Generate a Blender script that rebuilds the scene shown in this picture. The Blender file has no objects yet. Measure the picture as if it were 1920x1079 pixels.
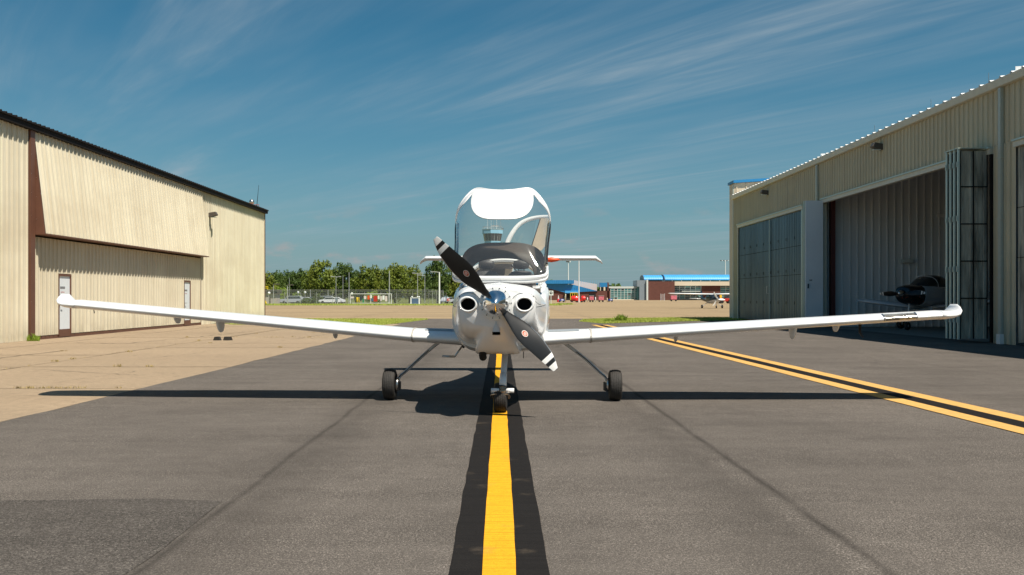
import bpy, bmesh, math, random
from mathutils import Vector, Matrix
R = math.radians
random.seed(7)
C = bpy.context.scene.collection
S = bpy.context.scene

# ------------------------------------------------------------------ camera, world, sun, exposure
FPX, CAMH = 1850.0, 1.345
cam_d = bpy.data.cameras.new('camera'); cam = bpy.data.objects.new('camera', cam_d); C.objects.link(cam)
cam_d.sensor_width = 36; cam_d.lens = 36 * FPX / 1920
cam_d.shift_x = 22 / 1920; cam_d.shift_y = 18.5 / 1920
cam_d.clip_end = 12000; cam_d.clip_start = .05
cam.location = (0, 0, CAMH); cam.rotation_euler = (R(90), 0, 0)
S.camera = cam
S.render.resolution_x = 1024; S.render.resolution_y = 575
S.view_settings.view_transform = 'Standard'; S.view_settings.look = 'None'
S.view_settings.exposure = 0.46; S.view_settings.gamma = 1
S.view_settings.use_curve_mapping = False
S.cycles.max_bounces = 10; S.cycles.transparent_max_bounces = 16
S.cycles.sample_clamp_indirect = 6

SUN = Vector((.385, -.42, 1)).normalized()
sl = bpy.data.lights.new('sun', 'SUN'); sl.energy = 5.0; sl.angle = R(.53); sl.color = (1, .93, .82)
so = bpy.data.objects.new('sun', sl); C.objects.link(so)
so.rotation_euler = SUN.to_track_quat('Z', 'Y').to_euler(); so.location = (20, -30, 60)

W = bpy.data.worlds.new('World'); S.world = W; W.use_nodes = True
nt = W.node_tree; nt.nodes.clear()
def wn(t, **k):
    n = nt.nodes.new(t)
    for a, b in k.items(): setattr(n, a, b)
    return n
def wl(a, b): nt.links.new(a, b)
def wmath(op, a, b=None, c=None, clamp=False):
    n = wn('ShaderNodeMath', operation=op); n.use_clamp = clamp
    for i, v in enumerate((a, b, c)):
        if v is None: continue
        if isinstance(v, (int, float)): n.inputs[i].default_value = v
        else: wl(v, n.inputs[i])
    return n.outputs[0]
out = wn('ShaderNodeOutputWorld'); bg = wn('ShaderNodeBackground'); bg.inputs[1].default_value = .056
sky = wn('ShaderNodeTexSky', sky_type='NISHITA', sun_disc=False)
sky.sun_elevation = math.asin(SUN.z); sky.sun_rotation = math.atan2(SUN.x, SUN.y)
sky.air_density = 1.0; sky.dust_density = .8; sky.ozone_density = 2.2; sky.altitude = 100
hs = wn('ShaderNodeHueSaturation'); hs.inputs['Saturation'].default_value = 1.28; hs.inputs['Value'].default_value = .92
hs.inputs['Hue'].default_value = .484
wl(sky.outputs[0], hs.inputs['Color'])
hz_in = hs.outputs[0]
tc = wn('ShaderNodeTexCoord'); sep = wn('ShaderNodeSeparateXYZ'); wl(tc.outputs['Generated'], sep.inputs[0])
dz = wmath('MAXIMUM', sep.outputs[2], .015)
px = wmath('DIVIDE', sep.outputs[0], dz); py = wmath('DIVIDE', sep.outputs[1], dz)
hf = wmath('POWER', wmath('SUBTRACT', 1, sep.outputs[2], clamp=True), 7.0)
hm = wn('ShaderNodeMixRGB'); wl(wmath('MULTIPLY', hf, .80, clamp=True), hm.inputs[0]); wl(hz_in, hm.inputs[1]); hm.inputs[2].default_value = (3.1, 4.25, 4.75, 1)
tf = wmath('DIVIDE', sep.outputs[2], .27, clamp=True)
tm = wn('ShaderNodeMixRGB'); wl(tf, tm.inputs[0]); tm.inputs[1].default_value = (.88, 1.04, 1.10, 1); tm.inputs[2].default_value = (.43, .86, .95, 1)
tmul = wn('ShaderNodeMixRGB', blend_type='MULTIPLY'); tmul.inputs[0].default_value = 1; wl(hm.outputs[0], tmul.inputs[1]); wl(tm.outputs[0], tmul.inputs[2])
# along and across the wind direction of the cirrus
ca, sa = .52, -.854
u = wmath('ADD', wmath('MULTIPLY', px, ca), wmath('MULTIPLY', py, sa))
v = wmath('SUBTRACT', wmath('MULTIPLY', px, -sa), wmath('MULTIPLY', py, -ca))
def cirrus(us, vs, off, detail, lo, hi, dist):
    cb = wn('ShaderNodeCombineXYZ'); wl(wmath('MULTIPLY', u, us), cb.inputs[0]); wl(wmath('MULTIPLY', v, vs), cb.inputs[1]); cb.inputs[2].default_value = off
    n = wn('ShaderNodeTexNoise'); n.inputs['Scale'].default_value = 1; n.inputs['Detail'].default_value = detail
    n.inputs['Roughness'].default_value = .6; n.inputs['Distortion'].default_value = dist
    wl(cb.outputs[0], n.inputs['Vector'])
    m = wn('ShaderNodeMapRange', interpolation_type='SMOOTHSTEP'); m.inputs[1].default_value = lo; m.inputs[2].default_value = hi
    wl(n.outputs[0], m.inputs[0]); return m.outputs[0]
c1 = cirrus(.22, 1.5, 3.7, 9, .47, .80, .5)
c2 = cirrus(.10, .42, 11.2, 5, .42, .66, .2)
c3 = cirrus(.45, 4.6, 5.1, 8, .30, .85, .8)
cir = wmath('MULTIPLY', wmath('MULTIPLY', wmath('ADD', c1, wmath('MULTIPLY', c2, .42)), wmath('ADD', wmath('MULTIPLY', c3, .8), .45)), wmath('ADD', wmath('MULTIPLY', c2, .75), .25))
# small flat cumulus low over the horizon
cb = wn('ShaderNodeCombineXYZ'); wl(wmath('MULTIPLY', sep.outputs[0], 17), cb.inputs[0]); wl(wmath('MULTIPLY', sep.outputs[1], 17), cb.inputs[1]); wl(wmath('MULTIPLY', sep.outputs[2], 46), cb.inputs[2])
cn = wn('ShaderNodeTexNoise'); cn.inputs['Scale'].default_value = 1; cn.inputs['Detail'].default_value = 7; cn.inputs['Roughness'].default_value = .55; wl(cb.outputs[0], cn.inputs['Vector'])
cm = wn('ShaderNodeMapRange', interpolation_type='SMOOTHSTEP'); cm.inputs[1].default_value = .55; cm.inputs[2].default_value = .72; wl(cn.outputs[0], cm.inputs[0])
band = wmath('MULTIPLY', wmath('MULTIPLY', wmath('SUBTRACT', .10, sep.outputs[2]), 16, clamp=True), wmath('MULTIPLY', wmath('SUBTRACT', sep.outputs[2], .0), 60, clamp=True))
cum = wmath('MULTIPLY', wmath('MULTIPLY', cm.outputs[0], band), .75)
mx = wn('ShaderNodeMixRGB'); wl(wmath('MULTIPLY', cir, .66, clamp=True), mx.inputs[0]); wl(tmul.outputs[0], mx.inputs[1]); mx.inputs[2].default_value = (4.6, 5.6, 6.3, 1)
mx2 = wn('ShaderNodeMixRGB'); wl(cum, mx2.inputs[0]); wl(mx.outputs[0], mx2.inputs[1]); mx2.inputs[2].default_value = (5.2, 4.9, 4.9, 1)
wl(mx2.outputs[0], bg.inputs[0]); wl(bg.outputs[0], out.inputs[0])

# ------------------------------------------------------------------ materials
MATS = {}
def mat(name, col, rough=.6, metal=0.0, noise=0.0, nscale=5.0, bump=0.0, bscale=40.0, col2=None, spec=None, coat=0.0, stretch=None, detail=6):
    if name in MATS: return MATS[name]
    m = bpy.data.materials.new(name); m.use_nodes = True; t = m.node_tree
    b = t.nodes['Principled BSDF']; b.inputs['Base Color'].default_value = (*col, 1)
    b.inputs['Roughness'].default_value = rough; b.inputs['Metallic'].default_value = metal
    if coat: b.inputs['Coat Weight'].default_value = coat; b.inputs['Coat Roughness'].default_value = .05
    if spec is not None: b.inputs['Specular IOR Level'].default_value = spec
    tcn = t.nodes.new('ShaderNodeTexCoord'); vec = tcn.outputs['Object']
    if stretch:
        mp = t.nodes.new('ShaderNodeMapping'); mp.inputs['Scale'].default_value = stretch; t.links.new(vec, mp.inputs[0]); vec = mp.outputs[0]
    if noise or col2:
        n = t.nodes.new('ShaderNodeTexNoise'); n.inputs['Scale'].default_value = nscale; n.inputs['Detail'].default_value = detail
        n.inputs['Roughness'].default_value = .6
        t.links.new(vec, n.inputs['Vector'])
        r = t.nodes.new('ShaderNodeMapRange'); r.inputs[1].default_value = .3; r.inputs[2].default_value = .7
        t.links.new(n.outputs[0], r.inputs[0])
        mix = t.nodes.new('ShaderNodeMixRGB'); t.links.new(r.outputs[0], mix.inputs[0])
        c2 = col2 or tuple(c * (1 - noise) for c in col)
        c1_ = col if col2 else tuple(min(1, c * (1 + noise)) for c in col)
        mix.inputs[1].default_value = (*c1_, 1); mix.inputs[2].default_value = (*c2, 1)
        t.links.new(mix.outputs[0], b.inputs['Base Color'])
    if bump:
        n2 = t.nodes.new('ShaderNodeTexNoise'); n2.inputs['Scale'].default_value = bscale; n2.inputs['Detail'].default_value = 4
        t.links.new(vec, n2.inputs['Vector'])
        bp = t.nodes.new('ShaderNodeBump'); bp.inputs['Strength'].default_value = bump; bp.inputs['Distance'].default_value = .02
        t.links.new(n2.outputs[0], bp.inputs['Height']); t.links.new(bp.outputs[0], b.inputs['Normal'])
    MATS[name] = m; return m

def glass_mat(name, tint, refl=1.0, rough=.02, ior=1.45):
    m = bpy.data.materials.new(name); m.use_nodes = True; t = m.node_tree; t.nodes.clear()
    o = t.nodes.new('ShaderNodeOutputMaterial'); tr = t.nodes.new('ShaderNodeBsdfTransparent'); tr.inputs[0].default_value = (*tint, 1); df = t.nodes.new('ShaderNodeBsdfDiffuse'); df.inputs[0].default_value = (.8, .78, .74, 1); dm = t.nodes.new('ShaderNodeMixShader'); dm.inputs[0].default_value = .03; t.links.new(tr.outputs[0], dm.inputs[1]); t.links.new(df.outputs[0], dm.inputs[2])
    g = t.nodes.new('ShaderNodeBsdfGlossy'); g.inputs['Roughness'].default_value = rough; g.inputs[0].default_value = (refl,) * 3 + (1,)
    f = t.nodes.new('ShaderNodeFresnel'); f.inputs[0].default_value = ior
    mx_ = t.nodes.new('ShaderNodeMixShader'); t.links.new(f.outputs[0], mx_.inputs[0]); t.links.new(dm.outputs[0], mx_.inputs[1]); t.links.new(g.outputs[0], mx_.inputs[2])
    t.links.new(mx_.outputs[0], o.inputs[0]); MATS[name] = m; return m

class G:   # tiny node-graph helper for the ground materials
    def __init__(s, name):
        s.m = bpy.data.materials.new(name); s.m.use_nodes = True; s.t = s.m.node_tree; s.b = s.t.nodes['Principled BSDF']
        s.tc = s.t.nodes.new('ShaderNodeTexCoord'); s.sep = s.t.nodes.new('ShaderNodeSeparateXYZ'); s.t.links.new(s.tc.outputs['Object'], s.sep.inputs[0])
        s.X, s.Y, s.Z = s.sep.outputs; MATS[name] = s.m
    def math(s, op, a, b=None, clamp=False):
        n = s.t.nodes.new('ShaderNodeMath'); n.operation = op; n.use_clamp = clamp
        for i, v_ in enumerate((a, b)):
            if v_ is None: continue
            if isinstance(v_, (int, float)): n.inputs[i].default_value = v_
            else: s.t.links.new(v_, n.inputs[i])
        return n.outputs[0]
    def noise(s, scale, detail=5, stretch=(1, 1, 1), lo=.3, hi=.7, off=(0, 0, 0), rough=.6, dist=0):
        mp = s.t.nodes.new('ShaderNodeMapping'); mp.inputs['Scale'].default_value = stretch; mp.inputs['Location'].default_value = off
        s.t.links.new(s.tc.outputs['Object'], mp.inputs[0])
        n = s.t.nodes.new('ShaderNodeTexNoise'); n.inputs['Scale'].default_value = scale; n.inputs['Detail'].default_value = detail
        n.inputs['Roughness'].default_value = rough; n.inputs['Distortion'].default_value = dist
        s.t.links.new(mp.outputs[0], n.inputs['Vector'])
        r = s.t.nodes.new('ShaderNodeMapRange'); r.inputs[1].default_value = lo; r.inputs[2].default_value = hi; s.t.links.new(n.outputs[0], r.inputs[0])
        return r.outputs[0]
    def mix(s, f, a, b, mode='MIX'):
        n = s.t.nodes.new('ShaderNodeMixRGB'); n.blend_type = mode
        for i, v_ in enumerate((f, a, b)):
            if isinstance(v_, tuple): n.inputs[i].default_value = (*v_, 1)
            elif isinstance(v_, (int, float)): n.inputs[i].default_value = v_
            else: s.t.links.new(v_, n.inputs[i])
        return n.outputs[0]
    def col(s, c, rough=.85, spec=.3):
        s.t.links.new(c, s.b.inputs['Base Color']); s.b.inputs['Roughness'].default_value = rough; s.b.inputs['Specular IOR Level'].default_value = spec
    def bump(s, h, st, d=.01):
        bp = s.t.nodes.new('ShaderNodeBump'); bp.inputs['Strength'].default_value = st; bp.inputs['Distance'].default_value = d
        s.t.links.new(h, bp.inputs['Height']); s.t.links.new(bp.outputs[0], s.b.inputs['Normal'])

# asphalt: grit, blotches, longitudinal wear, the dark seams along the taxiway
def asphalt(name, base, seams=True):
    g = G(name)
    grit = g.noise(105, 2, lo=.40, hi=.62, rough=.8); grit2 = g.noise(42, 3, lo=.40, hi=.62, off=(3, 1, 0), rough=.8); mid = g.noise(6, 5, lo=.35, hi=.68, rough=.7)
    blot = g.noise(.5, 7, (1, .6, 1), .36, .64, rough=.68); strk = g.noise(.8, 7, (.35, 1.5, 1), .40, .70, off=(4, 2, 0), rough=.68)
    c = g.mix(grit, tuple(x * .25 for x in base), tuple(x * 3.1 for x in base))
    c = g.mix(g.math('MULTIPLY', grit2, .75), c, tuple(x * .35 for x in base)); c = g.mix(g.math('MULTIPLY', mid, .48), c, tuple(x * .5 for x in base))
    c = g.mix(g.math('MULTIPLY', blot, .62), c, tuple(x * .60 for x in base))
    c = g.mix(g.math('MULTIPLY', strk, .38), c, tuple(x * 1.45 for x in base))
    spk = g.noise(95, 1, lo=.70, hi=.735, off=(9, 4, 0)); c = g.mix(g.math('MULTIPLY', spk, .75), c, tuple(x * 4.2 for x in base))
    if seams:
        wob = g.math('MULTIPLY', g.math('SUBTRACT', g.noise(.8, 4, (.2, 1, 1), 0, 1), .5), .10)
        for xs, wd, amt in ((1.90, .05, .95), (-1.77, .045, .8), (-1.62, .50, .45), (1.62, .55, .45), (8.6, .05, .35)):
            d = g.math('ABSOLUTE', g.math('SUBTRACT', g.math('ADD', g.X, wob), xs))
            f = g.math('SUBTRACT', 1, g.math('DIVIDE', d, wd), True)
            f = g.math('MULTIPLY', f, g.math('ADD', g.math('MULTIPLY', g.noise(2.2, 5, (1, .6, 1)), .6), .4), True)
            c = g.mix(g.math('MULTIPLY', f, amt), c, tuple(x * .30 for x in base))
        cb_m = g.math('MULTIPLY', g.math('SUBTRACT', 1, g.math('DIVIDE', g.math('ABSOLUTE', g.math('SUBTRACT', g.math('ADD', g.X, wob), 1.80)), .12), True), g.noise(60, 2, lo=.58, hi=.64, off=(2, 2, 0)), True)
        c = g.mix(g.math('MULTIPLY', cb_m, g.noise(.7, 3, lo=.45, hi=.6)), c, tuple(x * 3.2 for x in base))
        # faint tyre scuff arcs
        for cx, cy, rr, am in ((3.2, 20.5, 3.6, .22), (.7, 9.0, 1.9, .16), (4.6, 24, 6.4, .20), (-.9, 16.5, 5.0, .12)):
            rad = g.math('SQRT', g.math('ADD', g.math('POWER', g.math('SUBTRACT', g.X, cx), 2), g.math('POWER', g.math('MULTIPLY', g.math('SUBTRACT', g.Y, cy), .6), 2)))
            f = g.math('SUBTRACT', 1, g.math('DIVIDE', g.math('ABSOLUTE', g.math('SUBTRACT', rad, rr * .6)), .07), True)
            f = g.math('MULTIPLY', f, g.noise(.7, 3, lo=.45, hi=.6, off=(cx, cy, 0)), True)
            c = g.mix(g.math('MULTIPLY', f, am), c, tuple(x * .35 for x in base))
    g.col(c, .95, .12); g.bump(grit2, .6, .008)
    return g.m
M_asph = asphalt('asphalt', (.130, .113, .098))
M_asph2 = asphalt('asphalt patch', (.086, .076, .067), False)
def concrete(name, base, str_amt=.3, seam=None):
    g = G(name)
    grit = g.noise(90, 3, lo=.38, hi=.64, rough=.8); bl = g.noise(.35, 6, (1, .5, 1)); st = g.noise(.05, 5, (.35, 3.5, 1), .38, .62)
    c = g.mix(grit, tuple(x * .55 for x in base), tuple(x * 1.5 for x in base))
    c = g.mix(g.math('MULTIPLY', bl, .42), c, tuple(x * .66 for x in base))
    c = g.mix(g.math('MULTIPLY', st, str_amt), c, tuple(x * .55 for x in base))
    pt = g.noise(7, 5, lo=.4, hi=.62, off=(1, 8, 0), rough=.75); c = g.mix(g.math('MULTIPLY', pt, .5), c, tuple(x * .55 for x in base)); dk = g.noise(2.4, 6, lo=.58, hi=.76, off=(5, 5, 0)); c = g.mix(g.math('MULTIPLY', dk, .5), c, tuple(x * .4 for x in base))
    g.col(c, .88, .25); g.bump(g.noise(90, 3), .4, .006)
    return g.m
M_conc = concrete('weathered beige concrete', (.365, .272, .178), .25)
M_farconc = concrete('far beige apron concrete', (.40, .29, .165), .6)
M_floor = concrete('hangar floor concrete', (.30, .27, .23))
M_crack = mat('dark joint filler', (.035, .028, .022), .95)
def grass_mat(name, a, b):
    g = G(name); c = g.mix(g.noise(1.3, 6), a, b); c = g.mix(g.math('MULTIPLY', g.noise(18, 4), .5), c, tuple(x * .5 for x in a)); g.col(c, .9, .2); return g.m
M_grassg = grass_mat('grass ground', (.22, .27, .045), (.33, .31, .08))
def blade_mat(name, a, b):
    g = G(name); c = g.mix(g.noise(3.0, 3), a, b); g.col(c, .7, .3)
    g.b.inputs['Transmission Weight'].default_value = 0; return g.m
M_blade = blade_mat('grass blades', (.27, .36, .05), (.42, .42, .10))
M_dry = mat('dry weed', (.34, .25, .09), .9, noise=.3, nscale=4)
M_field = grass_mat('distant field', (.12, .15, .04), (.17, .17, .06))
def leaf_mat(name, a, b, sc=.45):
    g = G(name); c = g.mix(g.noise(sc, 3), a, b); c = g.mix(g.math('MULTIPLY', g.noise(2.5, 2), .4), c, tuple(x * .5 for x in a)); g.col(c, .6, .3)
    tr = g.t.nodes.new('ShaderNodeBsdfTranslucent'); g.t.links.new(c, tr.inputs[0]); ms = g.t.nodes.new('ShaderNodeMixShader'); ms.inputs[0].default_value = .25
    o = g.t.nodes['Material Output']; g.t.links.new(g.b.outputs[0], ms.inputs[1]); g.t.links.new(tr.outputs[0], ms.inputs[2]); g.t.links.new(ms.outputs[0], o.inputs[0])
    return g.m
LEAF = [leaf_mat('broad leaves', (.13, .19, .02), (.23, .24, .03)), leaf_mat('dark leaves', (.06, .115, .02), (.11, .155, .025)), leaf_mat('light leaves', (.20, .32, .03), (.32, .38, .05))]
M_bark = mat('bark', (.09, .07, .05), .9, noise=.3, nscale=6)

def paint_line(name, base, wear):
    g = G(name)
    c = g.mix(g.noise(160, 2), tuple(x * .80 for x in base), tuple(min(1, x * 1.15) for x in base))
    rid = g.noise(1, 2, (1.2, 26, 1), .45, .60); c = g.mix(g.math('MULTIPLY', rid, .42), c, tuple(x * .55 for x in base))
    w_ = g.noise(3, 6, lo=.60, hi=.80); c = g.mix(g.math('MULTIPLY', w_, wear), c, (.17, .13, .09)); c = g.mix(g.math('MULTIPLY', g.noise(45, 3, lo=.5, hi=.68), .35), c, tuple(x * .5 for x in base)); c = g.mix(g.math('MULTIPLY', g.noise(1.2, 5, (2, .3, 1), .5, .7), .35), c, tuple(x * .55 for x in base))
    g.col(c, .9, .12); g.bump(g.noise(120, 2), .4, .004); return g.m
M_yel = paint_line('yellow road paint', (.80, .375, .018), .55)
M_yel2 = paint_line('faded yellow road paint', (.66, .39, .125), .85)
M_blk = paint_line('black road paint', (.016, .014, .013), .35)

M_white = mat('white aircraft paint', (.80, .80, .79), .25, coat=.3, noise=.02, nscale=3)
M_chrome = mat('polished spinner', (.93, .93, .92), .17, 1.0)
M_blackp = mat('black propeller paint', (.008, .0075, .0075), .42, noise=.3, nscale=8)
M_tip = mat('white tip paint', (.78, .77, .74), .4, noise=.06, nscale=20)
M_edge = mat('metal leading edge', (.55, .53, .50), .3, 1.0)
M_dark = mat('dark void', (.006, .006, .007), .8)
M_cabin = mat('grey brown cabin lining', (.10, .085, .075), .8, noise=.15, nscale=5)
M_seat = mat('dark seat leather', (.045, .042, .042), .5, noise=.2, nscale=10, bump=.2)
M_beige = mat('beige cabin trim', (.52, .42, .30), .55, noise=.1, nscale=5)
M_tyre = mat('black rubber', (.024, .021, .018), .75, noise=.3, nscale=14, bump=.3, bscale=60)
M_gearg = mat('grey gear paint', (.60, .61, .62), .35, .1, noise=.1)
M_steel = mat('brushed steel', (.55, .54, .52), .3, 1.0, noise=.1, nscale=20)
M_bronze = mat('bronze fork casting', (.42, .30, .20), .4, .8, noise=.15, nscale=15)
M_red = mat('red paint', (.50, .035, .02), .45, noise=.08)
M_orange = mat('orange red paint', (.75, .09, .02), .45)
M_maroon = mat('maroon stripe paint', (.34, .075, .06), .3, coat=.4)
M_walk = mat('grey walkway film', (.27, .30, .32), .45, noise=.1, nscale=30, bump=.3, bscale=200)
M_glare = mat('dark glare shield vinyl', (.085, .060, .046), .6, noise=.3, nscale=160, detail=2, spec=.6)
M_canopy = glass_mat('canopy glass', (.84, .86, .84), .95, .03, 1.75)
M_winglass = mat('dark reflecting window', (.02, .035, .04), .05, spec=1)

def clad(name, base, dirt, amt):   # ribbed steel: sheet-to-sheet tone, rain streaks, dust, old stains
    g = G(name)
    sh = g.t.nodes.new('ShaderNodeTexWhiteNoise'); sh.noise_dimensions = '1D'; g.t.links.new(g.math('FLOOR', g.math('DIVIDE', g.Y, .915)), sh.inputs['W'])
    c = g.mix(g.math('MULTIPLY', sh.outputs[0], .16), base, tuple(x*.72 for x in base))
    c = g.mix(g.math('MULTIPLY', g.noise(1, 5, (1, 5.5, .22), .42, .70, rough=.65), amt), c, dirt)
    c = g.mix(g.math('MULTIPLY', g.noise(.33, 5, (1, .5, 1.3), .46, .70, off=(0, 7, 3)), amt*.9), c, dirt)
    foot = g.math('SUBTRACT', 1, g.math('DIVIDE', g.Z, .7), True)
    c = g.mix(g.math('MULTIPLY', g.math('MULTIPLY', foot, g.noise(2.2, 5)), .55), c, tuple(x*.6 for x in dirt))
    g.col(c, .55, .35); g.bump(g.noise(1.4, 3, (1, 1, .3)), .12, .03); return g.m
M_lwall = clad('cream corrugated steel', (.70, .64, .49), (.44, .36, .24), .42)
M_lwall2 = clad('cream ribbed steel, lower door', (.66, .60, .46), (.42, .35, .24), .40)
M_brown = mat('brown trim steel', (.135, .058, .034), .5, noise=.12, nscale=2)
M_black = mat('near black trim', (.014, .012, .012), .75, spec=.15)
M_rwall = clad('tan corrugated steel', (.63, .56, .40), (.40, .33, .22), .35)
M_rtrim = mat('pale tan trim', (.64, .60, .48), .45, noise=.06)
M_pipe = mat('pale green grey downpipe', (.47, .49, .42), .4, noise=.05)
M_roofw = mat('bright galvanised roof', (.58, .58, .56), .45, .1, noise=.05)
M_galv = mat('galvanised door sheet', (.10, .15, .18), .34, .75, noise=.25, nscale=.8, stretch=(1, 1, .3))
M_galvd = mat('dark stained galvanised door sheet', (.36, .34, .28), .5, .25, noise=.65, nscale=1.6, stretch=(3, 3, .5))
M_leafpanel = mat('pale grey door panel', (.74, .78, .80), .55, noise=.05, nscale=.7)
M_green = mat('pale green door edge', (.52, .60, .54), .4, .2, noise=.05)
M_inner = mat('grey liner sheet', (.74, .76, .76), .5, .0, noise=.10, nscale=.7, stretch=(1, 1, .2))
M_doorw = mat('white steel door', (.74, .78, .80), .45, noise=.03)
M_text = mat('dark sign print', (.10, .09, .09), .6)
M_textr = mat('pale red sign print', (.50, .20, .20), .6)
M_brick = mat('brown red brick', (.125, .043, .03), .8, noise=.15, nscale=1.5)
M_blue = mat('blue metal roof', (.022, .20, .44), .4, noise=.08, nscale=.5)
M_blue2 = mat('light blue metal roof', (.07, .36, .72), .4, noise=.06, nscale=.5)
M_sky = mat('pale blue tower panel', (.30, .58, .76), .45)
M_bgrey = mat('blue grey cladding', (.22, .26, .29), .5, noise=.06, nscale=.5)
M_cream = mat('cream fascia', (.66, .56, .42), .6, noise=.04)
M_tglass = mat('teal window glass', (.03, .16, .16), .12, spec=.9)
M_tglass2 = mat('dark window glass', (.012, .03, .035), .1, spec=.9)
M_frame = mat('pale window frame', (.62, .66, .62), .5)
M_mem = mat('pale stretched wall', (.66, .54, .47), .6, noise=.04)
M_pole = mat('grey steel pole', (.42, .42, .40), .5, .3)
M_whitep = mat('white pole paint', (.80, .80, .78), .5)
M_yelp = mat('yellow bollard paint', (.85, .60, .02), .5)
M_bluep = mat('blue cart paint', (.02, .06, .32), .5)
M_pink = mat('faded pink red curtain', (.62, .16, .20), .7, noise=.25, nscale=2)
M_pinkw = mat('pale white paint', (.68, .58, .56), .7)
M_car = {k: mat(k + ' car paint', c, .3, coat=.8) for k, c in dict(white=(.78, .78, .78), silver=(.42, .45, .48), dark=(.04, .05, .06), blue=(.08, .13, .22), red=(.4, .03, .03)).items()}
M_ploam = mat('grey block wall', (.40, .35, .31), .85, noise=.15, nscale=1)

# fence mesh: fine wires seen far away as a half-open grey veil of real diamonds is built below as wire geometry

# ------------------------------------------------------------------ mesh helpers
def link(name, me, m, parent=None, smooth=False, loc=None):
    o = bpy.data.objects.new(name, me); C.objects.link(o)
    ms = m if isinstance(m, (list, tuple)) else [m]
    if not me.materials:
        for x in ms: me.materials.append(x)
    if parent: o.parent = parent
    if loc: o.location = loc
    if smooth:
        for p in me.polygons: p.use_smooth = True
    return o
class MB:
    def __init__(s): s.v = []; s.f = []; s.mi = []; s.cur = 0
    def add(s, vs, fs, mi=None):
        n = len(s.v); s.v += [tuple(x) for x in vs]
        for f in fs: s.f.append(tuple(i + n for i in f)); s.mi.append(s.cur if mi is None else mi)
        return s
    def box(s, x0, x1, y0, y1, z0, z1, mi=None):
        return s.add([(x0,y0,z0),(x1,y0,z0),(x1,y1,z0),(x0,y1,z0),(x0,y0,z1),(x1,y0,z1),(x1,y1,z1),(x0,y1,z1)],
              [(3,2,1,0),(4,5,6,7),(0,1,5,4),(1,2,6,5),(2,3,7,6),(3,0,4,7)], mi)
    def tube(s, pts, rad, n=10, caps=True, mi=None):
        pts = [Vector(p) for p in pts]; rads = rad if isinstance(rad, (list, tuple)) else [rad] * len(pts)
        rings = []
        ref = None
        for i, p in enumerate(pts):
            d = (pts[min(i + 1, len(pts) - 1)] - pts[max(i - 1, 0)]).normalized()
            if ref is None: ref = Vector((0, 0, 1)) if abs(d.z) < .9 else Vector((1, 0, 0))
            a = d.cross(ref).normalized(); b = a.cross(d).normalized(); ref = b
            rings.append([p + (a * math.cos(2*math.pi*k/n) + b * math.sin(2*math.pi*k/n)) * rads[i] for k in range(n)])
        vs = [q for r in rings for q in r]; fs = []
        for i in range(len(pts) - 1):
            for k in range(n):
                k2 = (k + 1) % n; fs.append((i*n+k, i*n+k2, (i+1)*n+k2, (i+1)*n+k))
        if caps: fs.append(tuple(range(n))[::-1]); fs.append(tuple((len(pts)-1)*n + k for k in range(n)))
        return s.add(vs, fs, mi)
    def lathe(s, prof, n=32, axis='X', mi=None, center=(0,0,0), sy=1, sz=1):   # prof: (axial, radius)
        vs = []; fs = []; c = Vector(center)
        for a, r in prof:
            for k in range(n):
                t = 2*math.pi*k/n; q, w = r*math.cos(t)*sy, r*math.sin(t)*sz
                vs.append(c + (Vector((a,q,w)) if axis == 'X' else Vector((q,a,w)) if axis == 'Y' else Vector((q,w,a))))
        for i in range(len(prof)-1):
            for k in range(n):
                k2 = (k+1) % n; fs.append((i*n+k, i*n+k2, (i+1)*n+k2, (i+1)*n+k))
        if prof[0][1] > 1e-4: fs.append(tuple(range(n)))
        if prof[-1][1] > 1e-4: fs.append(tuple((len(prof)-1)*n+k for k in range(n)))
        return s.add(vs, fs, mi)
    def prism(s, poly, a0, a1, axis='Y', mi=None):   # poly of 2D points, extruded along axis
        n = len(poly)
        def P(q, a): return (q[0], a, q[1]) if axis == 'Y' else (a, q[0], q[1]) if axis == 'X' else (q[0], q[1], a)
        vs = [P(q, a0) for q in poly] + [P(q, a1) for q in poly]
        fs = [tuple(range(n)), tuple(range(2*n-1, n-1, -1))] + [(i, i+n, (i+1) % n + n, (i+1) % n) for i in range(n)]
        return s.add(vs, fs, mi)
    def mesh(s, name, fix=True):
        me = bpy.data.meshes.new(name); me.from_pydata(s.v, [], s.f); me.polygons.foreach_set('material_index', s.mi)
        if fix:
            bm = bmesh.new(); bm.from_mesh(me); bmesh.ops.remove_doubles(bm, verts=bm.verts, dist=1e-5); bmesh.ops.recalc_face_normals(bm, faces=bm.faces); bm.to_mesh(me); bm.free()
        me.update(); return me
    def build(s, name, m, parent=None, smooth=False, loc=None, fix=True, bevel=0, auto=None):
        o = link(name, s.mesh(name, fix), m, parent, smooth, loc)
        if bevel:
            bm = bmesh.new(); bm.from_mesh(o.data); bmesh.ops.bevel(bm, geom=bm.edges[:], offset=bevel, segments=2, affect='EDGES', profile=.6); bm.to_mesh(o.data); bm.free()
        if auto: o.data.shade_smooth(); o.data.set_sharp_from_angle(angle=R(auto))
        return o
def tag(o, label, cat, group=None, kind=None):
    if kind: o['kind'] = kind
    if label: o['label'] = label
    if cat: o['category'] = cat
    if group: o['group'] = group
    return o
def thing(name, label, cat, loc=(0,0,0), rz=0, group=None):
    o = bpy.data.objects.new(name, None); C.objects.link(o); o.location = loc; o.rotation_euler = (0,0,rz); o.empty_display_size = .3
    return tag(o, label, cat, group)
def struct(o, label=None): o['kind'] = 'structure'; return o
KIDS = {}
def copy_tree(o, parent=None):
    c = o.copy(); C.objects.link(c); c.parent = parent
    for ch in list(KIDS.get(o.name) or o.children): copy_tree(ch, c)
    return c
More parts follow.
